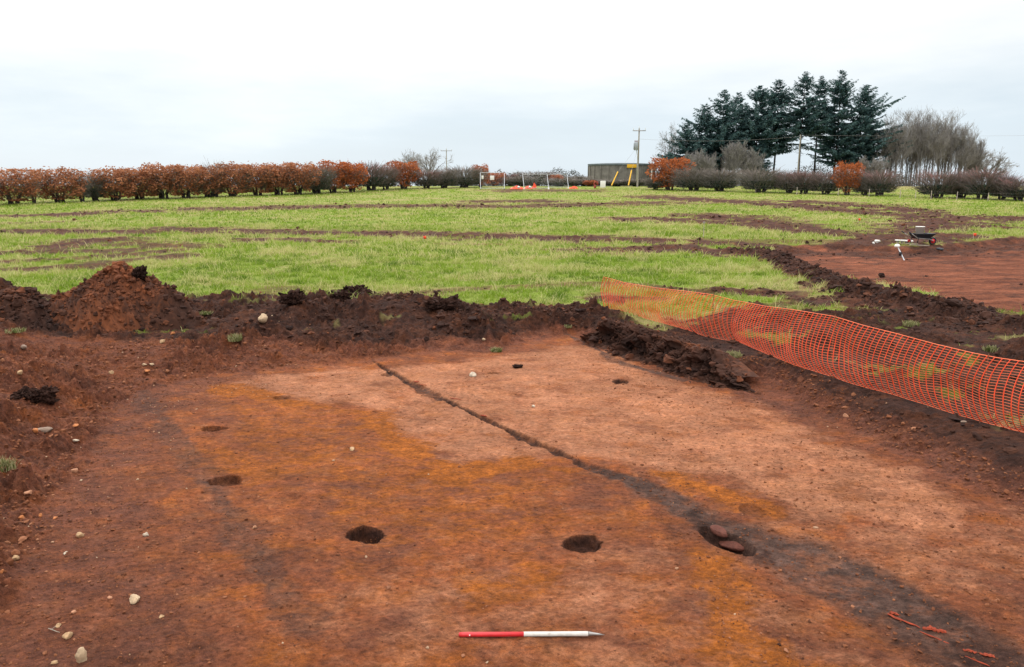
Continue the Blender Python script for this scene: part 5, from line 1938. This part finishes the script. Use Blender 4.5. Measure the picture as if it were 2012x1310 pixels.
def notice_stand():
    y = 117.0
    x, _ = at_depth(1184.5, 368, y)
    z = gz(x, y)
    root = thing('sign_board', (x, y, z), 'white square sign board standing on the grass left of the yellow stays', 'sign')
    g = Geo()
    g.box((0, 0, .62), (.80, .03, 1.0))
    g.build('board', M_WHITE, root, bevel=.005)
    for s in (-.32, .32):
        g = Geo()
        g.tube([(s, .03, -.1), (s, .03, 1.0)], .02, 6)
        g.build('leg', M_STEEL, root)
    x, _ = at_depth(1171, 368, y)
    root = thing('red_sign_frame', (x, y, gz(x, y)), 'red frame beside the white sign board', 'sign frame')
    g = Geo()
    a = np.linspace(0, math.pi, 9)
    P = [(-.28, 0, 0)] + [(-.28 * math.cos(t), 0, .7 + .28 * math.sin(t)) for t in a] + [(.28, 0, .45)]
    g.tube(P, .06, 8)
    g.build('frame', simple_mat('faded_red', (.36, .06, .05), .6), root)
    g = Geo()
    g.box((-.12, .02, .25), (.3, .03, .5))
    g.build('panel', simple_mat('brick_red', (.26, .06, .035), .7), root)


notice_stand()


def wire_fence():
    pts = [(1340, 372), (1400, 374), (1480, 378), (1560, 381), (1640, 384), (1700, 386), (1760, 388), (1790, 389), (1820, 390), (1870, 392), (1930, 394), (2000, 396), (2060, 398)]
    W_ = []
    for u, v in pts:
        x, y = onfield(u, v)
        W_.append((x, y - 1.0, gz(x, y - 1.0)))
    W_ = np.array(W_)
    root = thing('wire_fence', W_[0], 'low post and wire fence along the foot of the right hedge', 'fence')
    off = W_[0]
    for p in W_:
        q = p - off
        g = Geo()
        g.tube([q + [0, 0, -.2], q + [0, 0, .95]], [.04, .035], 7)
        g.build('post', M_WOOD, root)
    g = Geo()
    for h in (.3, .6, .88):
        g.tube(W_ - off + [0, -.05, h], .0035, 3, cap=False)
    g.build('wires', M_STEEL, root)


wire_fence()


def barrow():
    x, y, z = ground_at(1808, 482)
    root = thing('wheelbarrow', (x, y, z), 'black wheelbarrow on the churned soil beside the far trench', 'wheelbarrow', None, math.pi + 0.15)
    # tray: open tub with sloping sides
    lo, hi, h0, h1_ = (.30, .20), (.46, .31), .32, .56
    g = Geo()

    def tub(l, hh, o):
        return [(-l[0] - o, -l[1], hh), (l[0], -l[1], hh), (l[0], l[1], hh), (-l[0] - o, l[1], hh)]
    V = np.array(tub(lo, h0, 0) + tub(hi, h1_, .1) + tub((hi[0] - .03, hi[1] - .03), h1_, .1) + tub((lo[0] - .03, lo[1] - .03), h0 + .03, 0))
    F = [(3, 2, 1, 0)] + [(b + j, b + (j + 1) % 4, b + 4 + (j + 1) % 4, b + 4 + j) for b in (0, 4, 8) for j in range(4)] + [(12, 13, 14, 15)]
    g.add(V, F)
    g.build('tray', M_BLACK, root, smooth=False, bevel=.01)
    g = Geo()
    for s in (-.24, .24):
        g.tube([(-.62, s * .2, .2), (-.3, s * .8, .30), (.35, s, .36), (.78, s * 1.1, .62)], .018, 8)
    g.build('frame', M_STEEL, root)
    for s in (-.24, .24):
        g = Geo()
        g.tube([(.30, s, .35), (.36, s, .0)], .016, 8)
        g.build('leg', M_BLACK, root)
        g = Geo()
        g.tube([(.70, s * 1.08, .57), (.84, s * 1.12, .66)], .026, 8)
        g.build('grip', M_BLACK, root)
    a = np.linspace(0, 2 * math.pi, 19)
    g = Geo()
    g.tube(np.stack([-.62 + .15 * np.cos(a), 0 * a, .19 + .15 * np.sin(a)], 1), .042, 8, cap=False)
    w = g.build('wheel', M_BLACK, root)
    g = Geo()
    g.tube([(-.62, -.03, .19), (-.62, .03, .19)], .11, 14)
    g.build('hub', M_RED, w)
    g = Geo()
    g.tube([(.40, -.26, .2), (.40, -.30, .2)], .07, 10)
    g.build('reflector', M_RED, root)
    P = np.array([(px_, py_, 0) for px_ in np.linspace(-.44, .34, 17) for py_ in np.linspace(-.24, .24, 11)])
    P[:, 2] = .50 + .05 * fbm(P[:, 0], P[:, 1], .25, 3, 91) - .12 * np.maximum(0, np.abs(P[:, 0] + .05) - .25)
    ii = (np.arange(16)[:, None] * 11 + np.arange(10)[None, :]).ravel()
    mesh_np('soil_load', P, np.stack([ii, ii + 11, ii + 12, ii + 1], 1), M_CLOD, root, True, np.full(len(P), .4))
    # bucket standing on the load
    bx, by, bz = x - .10, y - .02, z + .50
    o = thing('bucket', (bx, by, bz), 'white plastic bucket standing in the wheelbarrow', 'bucket')
    g = Geo()
    n = 24
    a = np.arange(n) * 2 * np.pi / n
    prof = [(.005, 0), (.145, 0), (.175, .36), (.182, .36), (.182, .385), (.165, .385), (.140, .02), (.005, .02)]
    V = np.concatenate([np.stack([np.cos(a) * r, np.sin(a) * r, np.full(n, h)], 1) for r, h in prof])
    F = [(i * n + j, i * n + (j + 1) % n, (i + 1) * n + (j + 1) % n, (i + 1) * n + j) for i in range(len(prof) - 1) for j in range(n)]
    g.add(V, F)
    g.build('tub', M_WHITE, o)
    o.scale = (1.12, 1.12, 1.0)
    t = np.linspace(0, math.pi, 11)
    g = Geo()
    g.tube(np.stack([.185 * np.cos(t), -.10 * np.sin(t), .34 - .12 * np.sin(t)], 1), .004, 6)
    g.build('handle', M_STEEL, o)


barrow()


def small_kit():
    def plank(u, v, L, w, rz, mat, label, h=.03):
        x, y, z = ground_at(u, v)
        g = Geo()
        g.box((0, 0, 0), (L, w, h))
        o = g.build('plank', mat, bevel=.005)
        o.location = (x, y, z + .07)
        o.rotation_euler = (0, 0.03, rz)
        tag(o, label, 'plank', 'boards lying by the wheelbarrow')
    plank(1776, 476, .75, .32, -.15, M_WHITE, 'short whitish board left of the wheelbarrow', .06)
    plank(1782, 481, .9, .10, -.25, M_WOOD, 'narrow timber lath in front of the whitish board')
    plank(1806, 485, .85, .10, -.2, M_WOOD, 'narrow timber lath under the wheelbarrow front')
    for u, v, s, la in ((1724, 477, 11, 'white bag alone on the churned soil left of the boards'), (1789, 477, 8, 'small white tub between the board and the wheelbarrow'), (1716, 479, 6, 'pinkish white scrap beside the lone white bag')):
        one_lump('white_bag', u, v, s, M_WHITE, la, 'bag', None, (1, .8, .8), .10, 3, None, .6)
    one_lump('black_bag', 1848, 492, 12, M_BLACK, 'black bag on the edge of the far trench', 'bag', None, (1.2, .8, .6), .16, 3, None, .5)
    # staff leaning on the trench edge
    x, y, z = ground_at(1778, 511)
    root = thing('staff', (x, y, z), 'pale staff with a white head leaning at the far trench edge', 'staff')
    xt, zt = at_depth(1763, 483, y + .5)
    d = np.array([xt - x, .5, zt - z])
    g = Geo()
    g.tube([(0, 0, -.05), d], .022, 8)
    g.build('shaft', M_GALV, root)
    g = Geo()
    t = np.linspace(-1, 1, 9)
    g.tube([d + np.array([0, 0, k * .09]) for k in t], [max(.01, .11 * math.sqrt(max(0, 1 - k * k))) for k in t], 12)
    g.build('head', M_WHITE, root)
    g = Geo()
    m = d * .45
    g.box(m + [-.06, -.03, 0], (.10, .06, .16))
    g.build('clamp', M_BLACK, root)
    for u, v, la in ((1912, 470, 'orange peg in the grass right of the wheelbarrow'), (832, 476, 'orange peg flag on the field left of the centre'), (1686, 438, 'orange peg far out in the field between tracks')):
        x, y, z = ground_at(u, v)
        r = thing('marker_peg', (x, y, z), la, 'peg', 'orange marker pegs in the field')
        g = Geo()
        g.tube([(0, 0, -.05), (0, 0, .30)], .012, 6)
        g.build('stake', M_WOOD, r)
        g = Geo()
        g.box((.06, 0, .24), (.16, .012, .14))
        g.build('flag', M_NET, r)
    x, y, z = ground_at(1382, 466)
    r = thing('marker_peg', (x, y, z), 'thin grey stake upright in the field above the netting', 'peg', None)
    g = Geo()
    g.tube([(0, 0, -.05), (0, 0, .75)], .016, 6)
    g.build('stake', M_WOOD, r)
    g = Geo()
    g.box((0, 0, .78), (.10, .03, .08))
    g.build('top', M_STEEL, r)


small_kit()

# ------------------------------------------------------- sky, sun, camera
SUN_EL, SUN_AZ = math.radians(42), math.radians(-35)      # azimuth from +Y towards +X
world = bpy.data.worlds.new("World")
scene.world = world
world.use_nodes = True
nt = world.node_tree
nt.nodes.clear()
out = N(nt, 'ShaderNodeOutputWorld')
sky = N(nt, 'ShaderNodeTexSky')
sky.sky_type = 'NISHITA'
sky.sun_disc = False
sky.sun_elevation = SUN_EL
sky.sun_rotation = SUN_AZ
bg1 = N(nt, 'ShaderNodeBackground')
bg1.inputs[1].default_value = 0.10
nt.links.new(sky.outputs[0], bg1.inputs[0])
# the overcast: brighter overhead than at the skyline, with soft broken bands of cloud
tc = N(nt, 'ShaderNodeTexCoord')
sep = N(nt, 'ShaderNodeSeparateXYZ')
nt.links.new(tc.outputs['Generated'], sep.inputs[0])
mp = N(nt, 'ShaderNodeMapping')
mp.inputs['Scale'].default_value = (1.0, 1.0, 4.5)
nt.links.new(tc.outputs['Generated'], mp.inputs[0])
cl = noise(nt, mp.outputs[0], 2.6, 6, 0.55, 0.3, 0.7, -1.0, 1.0)
zc = math_n(nt, 'MAXIMUM', sep.outputs[2], 0.0)
zz = math_n(nt, 'MULTIPLY_ADD', cl, 0.035, zc)
rmp = N(nt, 'ShaderNodeValToRGB')
el = rmp.color_ramp.elements
el[0].position, el[0].color = 0.0, (0.70, 0.80, 0.88, 1)
el[1].position, el[1].color = 1.0, (1.0, 1.0, 1.0, 1)
for p, c in ((0.05, (0.72, 0.82, 0.90)), (0.095, (0.84, 0.905, 0.95)), (0.135, (0.95, 0.975, 0.99)), (0.165, (1.0, 1.0, 1.0))):
    e = el.new(p)
    e.color = (*c, 1)
nt.links.new(zz, rmp.inputs[0])
lum = math_n(nt, 'MULTIPLY_ADD', math_n(nt, 'MAXIMUM', math_n(nt, 'SUBTRACT', zc, 0.18), 0.0), 2.25, 1.0)
lum = math_n(nt, 'MULTIPLY', lum, math_n(nt, 'MULTIPLY_ADD', cl, 0.045, 1.0))
bg2 = N(nt, 'ShaderNodeBackground')
nt.links.new(rmp.outputs[0], bg2.inputs[0])
nt.links.new(lum, bg2.inputs[1])
mx = N(nt, 'ShaderNodeMixShader')
mx.inputs[0].default_value = 0.9
nt.links.new(bg1.outputs[0], mx.inputs[1])
nt.links.new(bg2.outputs[0], mx.inputs[2])
nt.links.new(mx.outputs[0], out.inputs[0])

sd = bpy.data.lights.new("sun", 'SUN')
sd.energy = 0.9
sd.angle = math.radians(14)
sd.color = (1.0, 0.96, 0.90)
so = bpy.data.objects.new("sun", sd)
COL.objects.link(so)
dirv = Vector((math.sin(SUN_AZ) * math.cos(SUN_EL), math.cos(SUN_AZ) * math.cos(SUN_EL), math.sin(SUN_EL)))
so.rotation_euler = dirv.to_track_quat('Z', 'Y').to_euler()
so.location = (0, 0, 60)

cd = bpy.data.cameras.new("camera")
cd.sensor_width = 36.0
cd.lens = FPX / IW * 36.0
cd.clip_start = 0.1
cd.clip_end = 6000
co = bpy.data.objects.new("camera", cd)
COL.objects.link(co)
co.location = (0, 0, CAMZ)
co.rotation_euler = (math.pi / 2 - PITCH, 0, 0)
scene.camera = co

scene.view_settings.view_transform = 'Standard'
scene.view_settings.look = 'None'
scene.view_settings.exposure = 0.14
scene.view_settings.gamma = 1.0
scene.cycles.max_bounces = 6
scene.cycles.diffuse_bounces = 3
